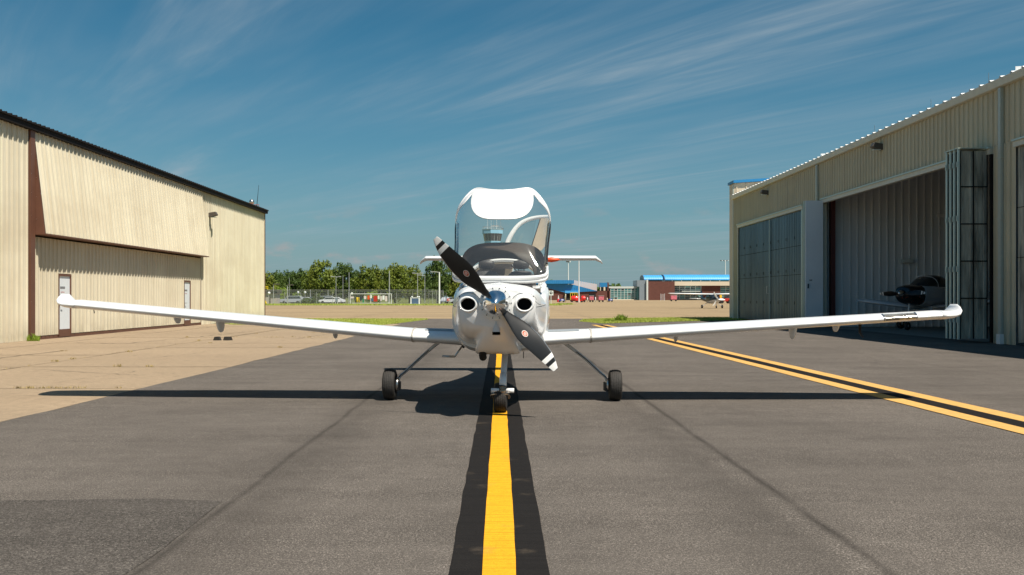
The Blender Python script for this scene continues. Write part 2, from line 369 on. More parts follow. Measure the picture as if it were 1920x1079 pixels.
def cr(ps, t):   # catmull-rom through a list of tuples
    n = len(ps) - 1; i = min(int(t * n), n - 1); f = t * n - i
    a, b, c, d = ps[max(i-1, 0)], ps[i], ps[i+1], ps[min(i+2, n)]
    return tuple(.5*((2*q1) + (-q0+q2)*f + (2*q0-5*q1+4*q2-q3)*f*f + (-q0+3*q1-3*q2+q3)*f**3) for q0, q1, q2, q3 in zip(a, b, c, d))
def lerp_tab(tab, x):
    if x <= tab[0][0]: return tab[0][1]
    for (a, b), (c, d) in zip(tab, tab[1:]):
        if x <= c: return b + (d - b) * (x - a) / (c - a)
    return tab[-1][1]
def loft(stations, nu=28, nv=4, cap0=True, cap1=True):
    """stations: (y, [(x,z)... bottom centre -> top centre]); mirrored; smooth in both directions"""
    K = len(stations[0][1]); rows = []
    nS = (len(stations) - 1) * nv
    for j in range(nS + 1):
        t = j / nS
        y = cr([(s[0],) for s in stations], t)[0]
        ctl = [cr([s[1][k] for s in stations], t) for k in range(K)]
        half = [cr(ctl, q / nu) for q in range(nu + 1)]
        half[0] = (0, half[0][1]); half[-1] = (0, half[-1][1])
        ring = [(x, y, z) for x, z in half] + [(-x, y, z) for x, z in half[-2:0:-1]]
        rows.append(ring)
    n = len(rows[0]); mb = MB(); vs = [p for r in rows for p in r]; fs = []
    for j in range(len(rows)-1):
        for k in range(n):
            k2 = (k+1) % n; fs.append((j*n+k, j*n+k2, (j+1)*n+k2, (j+1)*n+k))
    if cap0: fs.append(tuple(range(n)))
    if cap1: fs.append(tuple((len(rows)-1)*n+k for k in range(n)))
    mb.add(vs, fs); return mb

def corrugated(bl, br, tl, tr, pitch=.305, depth=.035, nrm=(1,0,0), kind='R'):
    """ribbed sheet between four corners (bottom-left, bottom-right, top-left, top-right)"""
    bl, br, tl, tr, nrm = map(Vector, (bl, br, tl, tr, nrm)); L = (br - bl).length; n = max(1, int(round(L / pitch)))
    if kind == 'R': prof = [(0,0),(.14,0),(.20,.3),(.26,0),(.44,0),(.50,.3),(.56,0),(.76,0),(.80,1),(.90,1),(.94,0)]
    elif kind == 'V': prof = [(0,0),(.45,0),(.5,.8),(.62,.8),(.67,0)]
    else: prof = [(0,0),(.86,0),(.88,1),(.98,1),(1-.004,0)]
    vs = []; ts = [(i + a) / n for i in range(n) for a, _ in prof] + [1.0]; ds = [d for _ in range(n) for _, d in prof] + [0]
    for t, d in zip(ts, ds): vs += [bl.lerp(br, t) + nrm * d * depth, tl.lerp(tr, t) + nrm * d * depth]
    fs = [(2*i, 2*i+2, 2*i+3, 2*i+1) for i in range(len(ts)-1)]
    return vs, fs
def corr_obj(name, m, parent, *a, **k):
    mb = MB(); vs, fs = corrugated(*a, **k); mb.add(vs, fs); return mb.build(name, m, parent, fix=False)

def sheet(name, poly, z, m, parent=None):
    mb = MB(); mb.add([(x, y, z) for x, y in poly], [tuple(range(len(poly)))]); o = mb.build(name, m, parent, fix=False)
    if o.data.polygons[0].normal.z < 0: o.data.flip_normals()
    return o
def wobble_line(x0, y0, x1, y1, n, amp, rnd):
    return [(x0 + (x1-x0)*i/n + (rnd.uniform(-amp, amp) if 0 < i < n else 0), y0 + (y1-y0)*i/n) for i in range(n+1)]

# ------------------------------------------------------------------ ground and pavements
struct(sheet('ground', [(-3000,-300),(3000,-300),(3000,6000),(-3000,6000)], -.03, M_field))
rnd = random.Random(3)
# taxiway asphalt with its slightly ragged edge to the concrete apron
edge = [(-5.05 - .33*max(0, min(1, (32-y)/22)) + rnd.uniform(-.035, .035), y) for y in [i*.6 for i in range(-20, 84)]]
tx = edge + [(-5.3, 51), (-4.4, 60), (-4.4, 62.3), (7.5, 62.3), (4.4, 55.3), (5.3, 50.5), (8, 53.4), (14, 58), (30, 60.2), (30, -12)]
struct(sheet('taxiway', tx, 0, M_asph))
def base_slab(name, poly, z, m): return struct(sheet(name, poly, z, m))
ap = base_slab('near_concrete_apron', [(-15.2, -12)] + [(x + .5, y) for x, y in edge] + [(-5.2, 46), (-15.2, 46), (-15.2, 64), (-90, 64), (-90, -12)], -.022, M_crack)
def edge_x(y): return lerp_tab([(b, a) for a, b in edge], y)
rs = random.Random(11)
xj = [-5.05, -9.25, -13.15, -15.15]
yj = [-2.2, 2.0, 6.2, 10.4, 14.6, 19.1, 23.0, 26.4, 29.0, 33.2, 37.4, 41.6, 45.9, 50.2]
for i in range(3):
    for j in range(len(yj)-1):
        xa, xb = xj[i+1], xj[i]; ya, yb = yj[j], yj[j+1]; g = rs.uniform(.018, .042)
        if i == 0: right = [(edge_x(ya + g + (yb-ya-2*g)*k/6) - .012, ya + g + (yb-ya-2*g)*k/6) for k in range(7)]
        else: right = [(xb - g + (rs.uniform(-.025, .012) if 0 < k < 6 else 0), ya + g + (yb-ya-2*g)*k/6) for k in range(7)]
        top = [(xb - g - (xb-xa-2*g)*k/6, yb - g + rs.uniform(-.03, .01)) for k in range(1, 6)]
        left = [(xa + g + rs.uniform(-.01, .025), yb - g - (yb-ya-2*g)*k/6) for k in range(7)]
        bot = [(xa + g + (xb-xa-2*g)*k/6, ya + g + rs.uniform(-.01, .03)) for k in range(1, 6)]
        poly = right + top + left + bot
        mb = MB(); z = rs.uniform(-.004, .002); n = len(poly)
        mb.add([(x, y, z) for x, y in poly] + [(x, y, -.02) for x, y in poly], [tuple(range(n))] + [(k, k+n, (k+1) % n + n, (k+1) % n) for k in range(n)])
        mb.build('concrete_slab', M_conc, ap)
# hairline cracks that wander over the slabs
mb = MB(); rk = random.Random(5)
def crack(pts, w):
    q = []
    for (x0, y0), (x1, y1) in zip(pts, pts[1:]):
        for k in range(14):
            t = k/14; q.append((x0+(x1-x0)*t + rk.uniform(-.05, .05), y0+(y1-y0)*t + rk.uniform(-.05, .05)))
    q.append(pts[-1])
    vs = []; 
    for i, (x, y) in enumerate(q):
        ww = w * rk.uniform(.3, 1.2) * (0.05 if i in (0, len(q)-1) else 1); vs += [(x - ww, y - ww, .0065), (x + ww, y + ww, .0065)]
    mb.add(vs, [(2*i, 2*i+1, 2*i+3, 2*i+2) for i in range(len(q)-1)])
for pts, w in (([(-11.1, 19.5), (-11.0, 25.4)], .02), ([(-12.6, 29.3), (-10.9, 28.6), (-10.2, 34), (-9.8, 40)], .02), ([(-8.9, 18.5), (-6.4, 17.1), (-5.6, 17.3)], .008), ([(-8.2, 27), (-6.6, 31), (-6.3, 38)], .010),
    ([(-13, 24.2), (-10.6, 26.4), (-9.4, 26.9)], .018), ([(-7.8, 21.2), (-7.2, 24.5), (-6, 27.2)], .007), ([(-7, 15.4), (-6.5, 18.7)], .006), ([(-12.9, 15.5), (-11.2, 16.8), (-9.4, 16.2)], .012), ([(-8.8, 11.5), (-7.6, 13.2), (-5.6, 13.6)], .007), ([(-9.1, 31.2), (-7.7, 32.6), (-5.4, 31.9)], .012), ([(-12.8, 34.2), (-11, 36.8), (-9.4, 36.2)], .015)): crack(pts, w)
o = mb.build('crack', M_crack, ap, fix=False); o['kind'] = 'stuff'
# apron slabs left of hangar line are hidden by the hangar; beyond it the wide far apron
struct(sheet('far_concrete_apron', [(-140, 62.4), (260, 62.4), (260, 479.5), (10.5, 479.5), (10.5, 166), (-140, 166)], -.008, M_farconc))
mb = MB()
for y in (70, 79, 88, 97, 108, 120, 133, 147): mb.add([(-60, y, -.004), (120, y, -.004), (120, y+.12, -.004), (-60, y+.12, -.004)], [(0,1,2,3)])
for x in range(-58, 110, 8): mb.add([(x, 62.6, -.0005), (x+.06, 62.6, -.0005), (x+.06, 165, -.0005), (x, 165, -.0005)], [(0,1,2,3)])
o = mb.build('apron_joint', mat('pale tar joint', (.22, .165, .105), .9), fix=False); struct(o)
struct(sheet('grass_strip_ground', [(-140, 165.5), (10.4, 165.5), (10.4, 178), (15, 189), (15, 192), (10.4, 205), (-140, 205)], -.002, M_grassg))
struct(sheet('car_park', [(-120, 198), (9, 198), (9, 222), (-120, 222)], .003, mat('car park asphalt', (.16, .15, .14), .9)))
gl = [(-4.4, 60), (-5.3, 51), (-6, 46.1), (-9, 46.3), (-13.5, 49), (-15, 61.5), (-70, 61.8), (-70, 62.4), (-4.6, 62.0)]
gr = [(4.4, 55.3), (5.3, 50.7), (8, 53.6), (14, 58.2), (40, 60.4), (60, 66), (60, 67), (14, 65), (7, 62), (5.0, 59)]
struct(sheet('grass_verge_left', gl, .006, M_grassg)); struct(sheet('grass_verge_right', gr, .006, M_grassg))
struct(sheet('asphalt_strip', [(7.4, 62.3), (60, 67.2), (60, 66.0), (40, 60.2), (14, 58)], -.004, M_asph))
struct(sheet('asphalt_patch', [(-5.3, -3), (-1.86, -3), (-1.80, 1), (-1.87, 3.4), (-1.80, 5.2), (-1.83, 6.5), (-2.3, 6.58), (-3.2, 6.52), (-4.2, 6.56), (-5.28, 6.5)], .004, M_asph2))

# painted lines
def strip(name, xs0, xs1, y0, y1, z, m, seed, amp=.004, step=.35, parent=None):
    r = random.Random(seed); n = int((y1-y0)/step); mb = MB(); vs = []
    for i in range(n+1):
        t = i/n; y = y0 + (y1-y0)*t
        vs += [(xs0[0]+(xs0[1]-xs0[0])*t + r.uniform(-amp, amp), y, z), (xs1[0]+(xs1[1]-xs1[0])*t + r.uniform(-amp, amp), y, z)]
    mb.add(vs, [(2*i, 2*i+1, 2*i+3, 2*i+2) for i in range(n)]); o = mb.build(name, m, parent, fix=False); return o
bl_ = struct(strip('line_border', (-.255, -.235), (.235, .255), -3, 58, .008, M_blk, 1, .006))
cl = struct(strip('centre_line', (-.092, -.080), (.076, .088), -3, 58, .012, M_yel, 2, .0035))
def lx(y): return 5.5 - .018*(y-10.4)
Y0, Y1 = 5.0, 48
struct(strip('edge_line', (lx(Y0)-.40, lx(Y1)-.40), (lx(Y0)-.14, lx(Y1)-.14), Y0, Y1, .008, M_yel2, 3))
struct(strip('edge_line', (lx(Y0)-.14, lx(Y1)-.14), (lx(Y0)+.14, lx(Y1)+.14), Y0, Y1, .0085, M_blk, 4, .0))
struct(strip('edge_line', (lx(Y0)+.14, lx(Y1)+.14), (lx(Y0)+.40, lx(Y1)+.40), Y0, Y1, .008, M_yel2, 5))

# grass blades
def inside(x, y, poly):
    c = False; n = len(poly)
    for i in range(n):
        (x1, y1), (x2, y2) = poly[i], poly[i-1]
        if (y1 > y) != (y2 > y) and x < (x2-x1)*(y-y1)/(y2-y1)+x1: c = not c
    return c
def blades(name, poly, n, h, m, w=.012, seed=1, box=None, label=None, z=.0):
    r = random.Random(seed); xs = [p[0] for p in poly]; ys = [p[1] for p in poly]; mb = MB(); k = 0; vs = []; fs = []
    x0, x1, y0, y1 = box or (min(xs), max(xs), min(ys), max(ys))
    while k < n:
        x, y = r.uniform(x0, x1), r.uniform(y0, y1)
        if not inside(x, y, poly): continue
        k += 1; a = r.uniform(0, 6.28); hh = h * r.uniform(.4, 1.3); ln = r.uniform(0, .6)*hh; b = r.uniform(0, 6.28)
        i = len(vs); vs += [(x - w*math.cos(a), y - w*math.sin(a), z), (x + w*math.cos(a), y + w*math.sin(a), z), (x + ln*math.cos(b), y + ln*math.sin(b), z + hh)]
        fs.append((i, i+1, i+2))
    mb.add(vs, fs); o = mb.build(name, m, fix=False); tag(o, label, 'grass', kind='stuff'); return o
blades('grass', gl, 16000, .06, M_blade, .02, 1, (-15, -4.4, 46, 62), 'short yellow green grass verge at the left end of the taxiway')
blades('grass', gr, 26000, .085, M_blade, .02, 2, (4.4, 22, 50, 65.5), 'bright green grass verge beside the double yellow line end')
sq = [(-60, 166), (10.5, 166), (10.5, 190), (-60, 190)]
blades('grass', sq, 14000, .22, M_blade, .05, 3, None, 'strip of green grass along the chain link fence')
blades('grass', [(10.5, 180), (14, 189), (14, 190), (10.5, 190)], 1200, .25, M_blade, .05, 4, None, 'triangle of green grass around the white sign post')
def tuft(name, x, y, n, h, spread, m, label, cat='weed', group=None, seed=1, w=.01):
    r = random.Random(seed); mb = MB(); vs = []; fs = []
    for _ in range(n):
        a, rr = r.uniform(0, 6.28), spread * math.sqrt(r.random()); bx, by = rr*math.cos(a), rr*math.sin(a)*.6; hh = h*r.uniform(.35, 1)*(1-.4*rr/spread)
        b = r.uniform(0, 6.28); ln = hh*r.uniform(.1, .5); c = r.uniform(0, 6.28); i = len(vs); dx, dy = w*math.cos(c), w*math.sin(c)
        mxp = (bx + ln*.4*math.cos(b), by + ln*.4*math.sin(b), hh*.6)
        vs += [(bx-dx, by-dy, 0), (bx+dx, by+dy, 0), (mxp[0]-dx, mxp[1]-dy, mxp[2]), (mxp[0]+dx, mxp[1]+dy, mxp[2]), (bx+ln*math.cos(b), by+ln*math.sin(b), hh)]
        fs += [(i, i+1, i+3, i+2), (i+2, i+3, i+4)]
    mb.add(vs, fs); o = mb.build(name, m, fix=False, loc=(x, y, .004)); tag(o, label, cat, group); return o
tuft('grass_clump', 6.75, 55.2, 260, .56, .36, LEAF[2], 'tall bright green grass clump growing in the right verge', seed=3, w=.02)
tuft('grass_clump', 5.9, 54.0, 80, .25, .4, LEAF[2], 'low weedy clump just left of the tall grass clump', seed=4, w=.02)
tuft('weed_clump', -14.42, 30.45, 150, .30, .2, LEAF[2], 'green weeds at the foot of the brown hangar post', seed=5, w=.012)
wl_ = [(-9.3, 20.6), (-9.28, 21.4), (-9.25, 16.9), (-9.1, 24.2), (-10.9, 24.6), (-6.8, 19.08), (-7.4, 19.1), (-12.2, 23.0), (-9.0, 36.4), (-7.6, 33.2), (-7.0, 33.4), (-6.4, 33.1), (-7.1, 37.5), (-6.7, 37.3), (-9.3, 30.5), (-8.5, 29), (-10.5, 33.0), (-5.9, 26.4)]
for i, (x, y) in enumerate(wl_):
    h = .045 + .05*rnd.random()
    tuft('dry_weed', x, y, 18, h, .09, M_dry, 'small dry weed tuft growing out of a joint in the concrete apron', group='dry weeds in the apron joints', seed=20+i, w=.006)
r5 = random.Random(8); mb = MB(); vs = []; fs = []
for _ in range(900):
    k = r5.random()
    if k < .6: x, y = r5.uniform(-9.2, -5.6), 14.6 + r5.gauss(0, .02)
    elif k < .8: x, y = r5.uniform(-9.2, -5.4), 33.2 + r5.gauss(0, .03)
    else: x, y = -9.25 + r5.gauss(0, .02), r5.uniform(12, 40)
    if abs(math.sin(x*2.1 + y*3)) < .45: continue
    a = r5.uniform(0, 6.28); h = r5.uniform(.015, .05); i = len(vs); vs += [(x-.006*math.cos(a), y-.006*math.sin(a), 0), (x+.006*math.cos(a), y+.006*math.sin(a), 0), (x+r5.uniform(-.03,.03), y+r5.uniform(-.03,.03), h)]; fs.append((i, i+1, i+2))
mb.add(vs, fs); tag(mb.build('joint_grass', M_dry, fix=False), 'dry grass sprouting along the apron joints', 'grass', kind='stuff')

# ------------------------------------------------------------------ left hangar (wall plane x = -14.7)
LX = -14.7
lh = thing('hangar', 'long cream corrugated hangar with brown trim and slanted closed door on the left', 'hangar', (-14.7, 38, 0))
lh_i = Matrix.Translation((14.7, -38, 0))
def P(o, par):   # keep world placement under a parent empty that is only translated
    o.parent = par; o.matrix_parent_inverse = par.matrix_basis.inverted(); return o
def cw(name, m, par, y0, y1, z0, z1, x=LX, nx=1, pitch=.305, depth=.046, kind='R', x_top=None):
    xt = x if x_top is None else x_top
    return P(corr_obj(name, m, None, (x, y0, z0), (x, y1, z0), (xt, y0, z1), (xt, y1, z1), pitch=pitch, depth=depth, nrm=(nx, 0, 0), kind=kind), par)
def bx(name, m, par, *a, bevel=0):
    return P(MB().box(*a).build(name, m, None, bevel=bevel), par)
cw('wall', M_lwall, lh, 12.0, 30.66, 0, 6.62)
cw('wall', M_lwall, lh, 48.45, 61.35, 0, 6.62)
bx('post', M_brown, lh, LX-.25, LX+.10, 30.68, 30.98, 0, 6.6)
bx('post', M_brown, lh, LX-.25, LX+.02, 48.30, 48.44, 0, 6.5)
bx('corner_trim', M_brown, lh, LX-.08, LX+.06, 61.36, 61.5, 0, 6.6)
bx('wall_foot', M_brown, lh, LX-.10, LX+.008, 31.0, 48.3, .0, .10)
# the folding door: slanted upper leaf, upright lower leaf
ud = P(corr_obj('door_upper_leaf', M_lwall, None, (LX+.40, 31.05, 3.36), (LX+.40, 48.35, 3.36), (LX+.03, 31.05, 6.58), (LX+.03, 48.35, 6.58), pitch=.305, depth=.046, nrm=(1, 0, .12)), lh)
P(MB().prism([(LX+.005, 6.58), (LX+.02, 6.58), (LX+.395, 3.36), (LX+.395, 3.32), (LX-.05, 3.32)], 31.0, 31.04, 'Y').build('door_end_plate', M_brown, None), lh)
P(MB().prism([(LX+.005, 6.58), (LX+.02, 6.58), (LX+.395, 3.36), (LX+.395, 3.32), (LX-.05, 3.32)], 48.36, 48.40, 'Y').build('door_end_plate', M_brown, None), lh)
bx('door_bottom_rail', M_brown, lh, LX-.02, LX+.44, 31.045, 48.355, 3.315, 3.352)
# lower leaf cut around the two personnel doors
D1, D2 = (32.75, 33.75), (45.75, 46.75)
cw('door_lower_leaf', M_lwall2, lh, 31.05, D1[0], .12, 3.26); cw('door_lower_leaf', M_lwall2, lh, D1[1], D2[0], .12, 3.26); cw('door_lower_leaf', M_lwall2, lh, D2[1], 48.28, .12, 3.26)
for d0, d1, lab in ((*D1, 'white door near the brown post'), (*D2, 'white door near the far end of the wide hangar door')):
    cw('door_lower_leaf', M_lwall2, lh, d0, d1, 2.14, 3.26)
    d = bx('white_door', M_doorw, lh, LX-.06, LX+.012, d0+.07, d1-.09, .28, 2.06); d['label'] = lab
    f = MB(); f.box(LX-.05, LX+.045, d0+.03, d0+.068, .1, 2.13); f.box(LX-.05, LX+.045, d1-.088, d1-.03, .1, 2.13); f.box(LX-.05, LX+.045, d0+.069, d1-.089, 2.062, 2.128); f.box(LX-.05, LX+.03, d0+.069, d1-.089, .03, .275)
    fo = f.build('door_frame', M_brown); fo.parent = d
    t = MB(); xs = LX+.0145
    for k in range(5): t.add([(xs, d0+.18+k*.075, 1.63), (xs, d0+.235+k*.075, 1.63), (xs, d0+.235+k*.075, 1.71), (xs, d0+.18+k*.075, 1.71)], [(0,1,2,3)])
    for k in range(6): t.add([(xs, d0+.22+k*.05, 1.50), (xs, d0+.25+k*.05, 1.50), (xs, d0+.25+k*.05, 1.54), (xs, d0+.22+k*.05, 1.54)], [(0,1,2,3)], 1)
    to = t.build('door_print', [M_text, M_textr], fix=False); to.parent = d
    hd = MB().tube([(LX+.02, d0+.14, 1.08), (LX+.08, d0+.14, 1.08), (LX+.08, d0+.26, 1.08)], .014, 8).build('door_handle', M_steel); hd.parent = d
# eave: fascia, gutter, ribbed roof edge
bx('fascia', M_black, lh, LX-.05, LX+.19, 12, 61.62, 6.56, 6.74)
mb = MB(); mb.add([(LX+.24, 12, 6.76), (LX+.24, 61.65, 6.76), (-42, 61.65, 9.0), (-42, 12, 9.0), (LX+.24, 12, 6.72), (LX+.24, 61.65, 6.72), (-42, 61.65, 8.96), (-42, 12, 8.96)], [(0,1,2,3),(4,7,6,5),(0,4,5,1),(1,5,6,2),(2,6,7,3),(3,7,4,0)])
P(mb.build('roof', M_black), lh)
mb = MB()
for i in range(163):
    y = 12.1 + i*.305; mb.add([(LX+.245, y, 6.762), (LX+.245, y+.07, 6.762), (LX+.245, y+.05, 6.80), (LX+.245, y+.02, 6.80), (-20, y, 7.20), (-20, y+.07, 7.20), (-20, y+.05, 7.24), (-20, y+.02, 7.24)], [(0,1,2,3),(0,3,7,4),(3,2,6,7),(2,1,5,6)])
o = P(mb.build('roof_ribs', M_black, fix=False), lh)
bx('back_wall', M_lwall, lh, -42, -41.9, 12, 61.5, 0, 8.8)
P(MB().prism([(-41.9, 0), (LX-.1, 0), (LX-.1, 6.6), (-41.9, 8.9)], 61.38, 61.5, 'Y').build('end_wall', M_lwall), lh)
P(MB().prism([(-41.9, 0), (LX-.1, 0), (LX-.1, 6.6), (-41.9, 8.9)], 12.0, 12.1, 'Y').build('end_wall', M_lwall), lh)
def wall_lamp(par, x, y, z, s, lab=None):
    lm = MB(); lm.prism([(x, z+.10), (x+s*.34, z+.16), (x+s*.42, z+.02), (x+s*.40, z-.03), (x+s*.05, z-.12), (x, z-.12)], y-.14, y+.14, 'Y'); o = P(lm.build('wall_lamp', M_lampb, bevel=.012), par)
    l2 = MB().box(x+s*.08 if s > 0 else x+s*.36, x+s*.36 if s > 0 else x+s*.08, y-.10, y+.10, z-.125, z-.10).build('lamp_lens', M_frame); l2.parent = o
    return o
M_lampb = mat('dark bronze lamp body', (.09, .075, .06), .5)
wall_lamp(lh, LX+.02, 49.75, 5.50, 1)
# screw rows on the brown plate and sheets
mb = MB()
for z in (1.2, 2.0, 3.9, 4.6, 5.2, 5.8):
    mb.box(LX+.10, LX+.105, 30.72, 30.735, z, z+.015); mb.box(LX+.12, LX+.135, 30.994, 30.999, z-.1, z-.085)
o = P(mb.build('screws', M_steel), lh); o['kind'] = 'stuff'

# beacon with guard rail standing behind the far end of the hangar roof, and a whip antenna
bc = thing('airfield_beacon', 'silver ball beacon with guard rail behind the left hangar roof end', 'beacon', (-26.2, 104, 0))
def L(o, par): o.parent = par; return o
L(MB().tube([(0,0,0),(0,0,10.55)], .12, 8).build('post', M_pole), bc)
L(MB().lathe([(-.28,.02),(-.2,.2),(0,.29),(.2,.2),(.28,.02)], 16, 'Z', center=(0,0,11.4)).build('beacon_ball', M_steel, smooth=True), bc)
L(MB().tube([(0,0,10.5),(0,0,11.2)], .10, 8).build('beacon_neck', M_pole), bc)
mb = MB(); mb.box(-.7, .9, -.6, .6, 10.45, 10.52)
for x in (-.7, -.1, .45, .9): mb.tube([(x, -.6, 10.5), (x, -.6, 11.05)], .03, 6)
for z in (10.8, 11.05): mb.tube([(-.7, -.6, z), (.9, -.6, z)], .03, 6)
L(mb.build('guard_rail', M_maroon), bc)
an = MB().tube([(0,0,0),(0,0,10.6),(.25,0,13.2)], [.05,.04,.015], 6).build('whip_antenna', M_black, loc=(-25.7, 104, 0)); tag(an, 'thin dark whip antenna rising beside the ball beacon', 'antenna')

# ------------------------------------------------------------------ right hangar (wall plane x = 14.5)
RX = 14.5
rh = thing('hangar', 'tan corrugated hangar with open folding door and shaded front on the right', 'hangar', (14.5, 36, 0))
H = 5.72
def rw(name, m, y0, y1, z0, z1, **k): return cw(name, m, rh, y0, y1, z0, z1, x=RX, nx=-1, **k)
rw('wall', M_rwall, 8, 61.1, H+.06, 7.42); rw('wall', M_rwall, 60.15, 61.1, 0, H+.055); rw('wall', M_rwall, 44.35, 46.95, 0, H+.055)
rw('wall', M_rwall, 27.75, 28.95, 0, H+.055); rw('wall', M_rwall, 8, 12.0, 0, H+.055)
bx('corner_trim', M_rtrim, rh, RX-.07, RX+.12, 61.11, 61.3, 0, 7.5)
bx('corner_trim', M_rtrim, rh, RX-.055, RX-.002, 60.02, 60.14, 0, H)
P(MB().prism([(RX-.16, 7.42), (RX-.19, 7.62), (RX-.02, 7.64), (RX-.02, 7.40), (RX-.10, 7.40)], 8, 61.35, 'Y').build('gutter', M_rtrim), rh)
mb = MB(); mb.add([(RX-.14, 8, 7.66), (RX-.14, 61.35, 7.66), (44, 61.35, 10.1), (44, 8, 10.1), (RX-.14, 8, 7.645), (RX-.14, 61.35, 7.645), (44, 61.35, 10.06), (44, 8, 10.06)], [(0,1,2,3),(4,7,6,5),(0,4,5,1),(1,5,6,2),(2,6,7,3),(3,7,4,0)])
P(mb.build('roof', M_roofw), rh)
rib = MB(); rib.add([(-.02,0,0),(-.02,.12,0),(-.02,.09,.036),(-.02,.03,.036),(9,0,.745),(9,.16,.745),(9,.12,.795),(9,.04,.795)], [(3,2,1,0),(0,4,7,3),(3,7,6,2),(2,6,5,1)])
rme = rib.mesh('roof_rib')
for i in range(88):
    o = link('roof_rib', rme, M_roofw, None, loc=(RX-.14, 8.3 + i*.605, 7.665)); P(o, rh)
for y in (28.42, 44.9):
    dp = MB(); dp.box(RX-.135, RX-.04, y-.075, y+.075, .12 if y > 30 else .30, 7.38)
    o = P(dp.build('downpipe', M_pipe, bevel=.008), rh)
    for z in (1.9, 3.6, 5.35):
        so_ = MB().box(RX-.142, RX-.038, y-.12, y+.12, z, z+.035).build('bracket', M_pipe); so_.parent = o
    if y < 30:
        b_ = MB().box(RX-.17, RX-.03, y-.10, y+.10, .0, .29).build('downpipe_shoe', M_whitep, bevel=.01); b_.parent = o
wall_lamp(rh, RX-.02, 37.4, 7.05, -1).scale = (1, 1, 1); wall_lamp(rh, RX-.02, 53.3, 7.0, -1)
# door head flashings and tracks
for y0, y1 in ((29.0, 44.3), (47.0, 60.0), (12.0, 27.7)):
    bx('door_head_flashing', M_green, rh, RX-.16, RX-.002, y0, y1, H+.0, H+.05)
    bx('door_track', M_rtrim, rh, RX-.11, RX+.05, y0+.002, y1-.002, H-.16, H-.004)
bx('door_jamb', M_green, rh, RX-.12, RX+.02, 46.96, 47.14, .02, H-.17)
bx('door_jamb', M_rtrim, rh, RX-.05, RX+.12, 44.2, 44.34, .0, H-.17)
bx('door_jamb', M_black, rh, RX-.09, RX+.10, 28.96, 29.06, .02, H-.17)
# closed folding door, far bay: nine leaves
def leaf(y0, y1, m, x=RX+.03, z0=.08, z1=H-.17):
    mb = MB(); vs, fs = corrugated((x, y0+.012, z0), (x, y1-.012, z0), (x, y0+.012, z1), (x, y1-.012, z1), .30, .028, (-1, 0, 0), 'V'); mb.add(vs, fs)
    o = P(mb.build('door_leaf', [m, M_black], fix=False), rh)
    for z in (2.45, 3.85): q = MB().box(x-.033, x-.0285, y0+.012, y1-.012, z, z+.018).build('door_rail', M_black); q.parent = o
    for z in (1.0, 2.6, 4.2): q = MB().tube([(x-.05, y0, z), (x-.05, y0, z+.14)], .018, 8).build('hinge', M_black); q.parent = o
    return o
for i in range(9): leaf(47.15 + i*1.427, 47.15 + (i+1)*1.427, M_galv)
bx('door_seam', M_green, rh, RX-.045, RX-.01, 53.0, 53.05, .1, H-.2)
P(MB().tube([(RX-.06, 53.2, 1.55), (RX-.12, 53.2, 1.55), (RX-.12, 53.2, 1.95), (RX-.06, 53.2, 1.95)], .02, 8).build('door_handle', M_steel), rh)
# closed folding door, near bay (only its far edge shows)
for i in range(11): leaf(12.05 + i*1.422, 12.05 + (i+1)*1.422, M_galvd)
# open bay: one pale leaf folded out at the far side, a pack of four at the near side
o = bx('folded_door_leaf', M_leafpanel, rh, 13.62, 14.40, 44.0, 44.06, .08, 5.66, bevel=.006); o['label'] = 'pale grey leaf folded out beside the opening'
q = MB().box(13.70, 13.74, 43.94, 43.995, 1.75, 1.95).box(13.78, 13.90, 43.97, 43.995, 2.1, 2.13).build('handle', M_black); q.parent = o
for k in range(2):
    bx('folded_door_leaf', M_green, rh, 13.60, 14.40, 44.12+k*.12, 44.17+k*.12, .08, 5.66)
for k in range(4):
    y = 29.22 + k*.25
    mb = MB(); vs, fs = corrugated((13.60, y, .12), (14.42, y, .12), (13.60, y, 5.68), (14.42, y, 5.68), .205, .022, (0, -1, 0), 'V'); mb.add(vs, fs); mb.box(13.6, 14.42, y+.012, y+.03, .12, 5.68)
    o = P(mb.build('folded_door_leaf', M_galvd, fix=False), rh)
    e = MB(); e.box(13.545, 13.598, y-.035, y+.045, .10, 5.74); q = e.build('door_edge', M_green, bevel=.006); q.parent = o
    r_ = MB()
    for z in (1.3, 2.4, 3.5, 4.6): q = MB().box(13.632, 14.388, y-.0345, y-.0236, z, z+.035).build('door_rail', M_black); q.parent = o
    r_.box(13.98, 14.02, y-.033, y-.0232, .12, 5.68); r_.box(13.6, 13.63, y-.033, y-.0231, .12, 5.68); r_.box(14.39, 14.42, y-.033, y-.0233, .12, 5.68)
    q = r_.build('door_stiffener', M_black); q.parent = o; q['kind'] = 'stuff'
    for z in (.6, 2.1, 3.6, 5.2): q = MB().tube([(13.53, y, z), (13.53, y, z+.16)], .022, 8).build('hinge', M_green); q.parent = o
bx('door_pack_cap', M_green, rh, 13.52, 14.45, 29.15, 30.05, 5.745, 5.77)
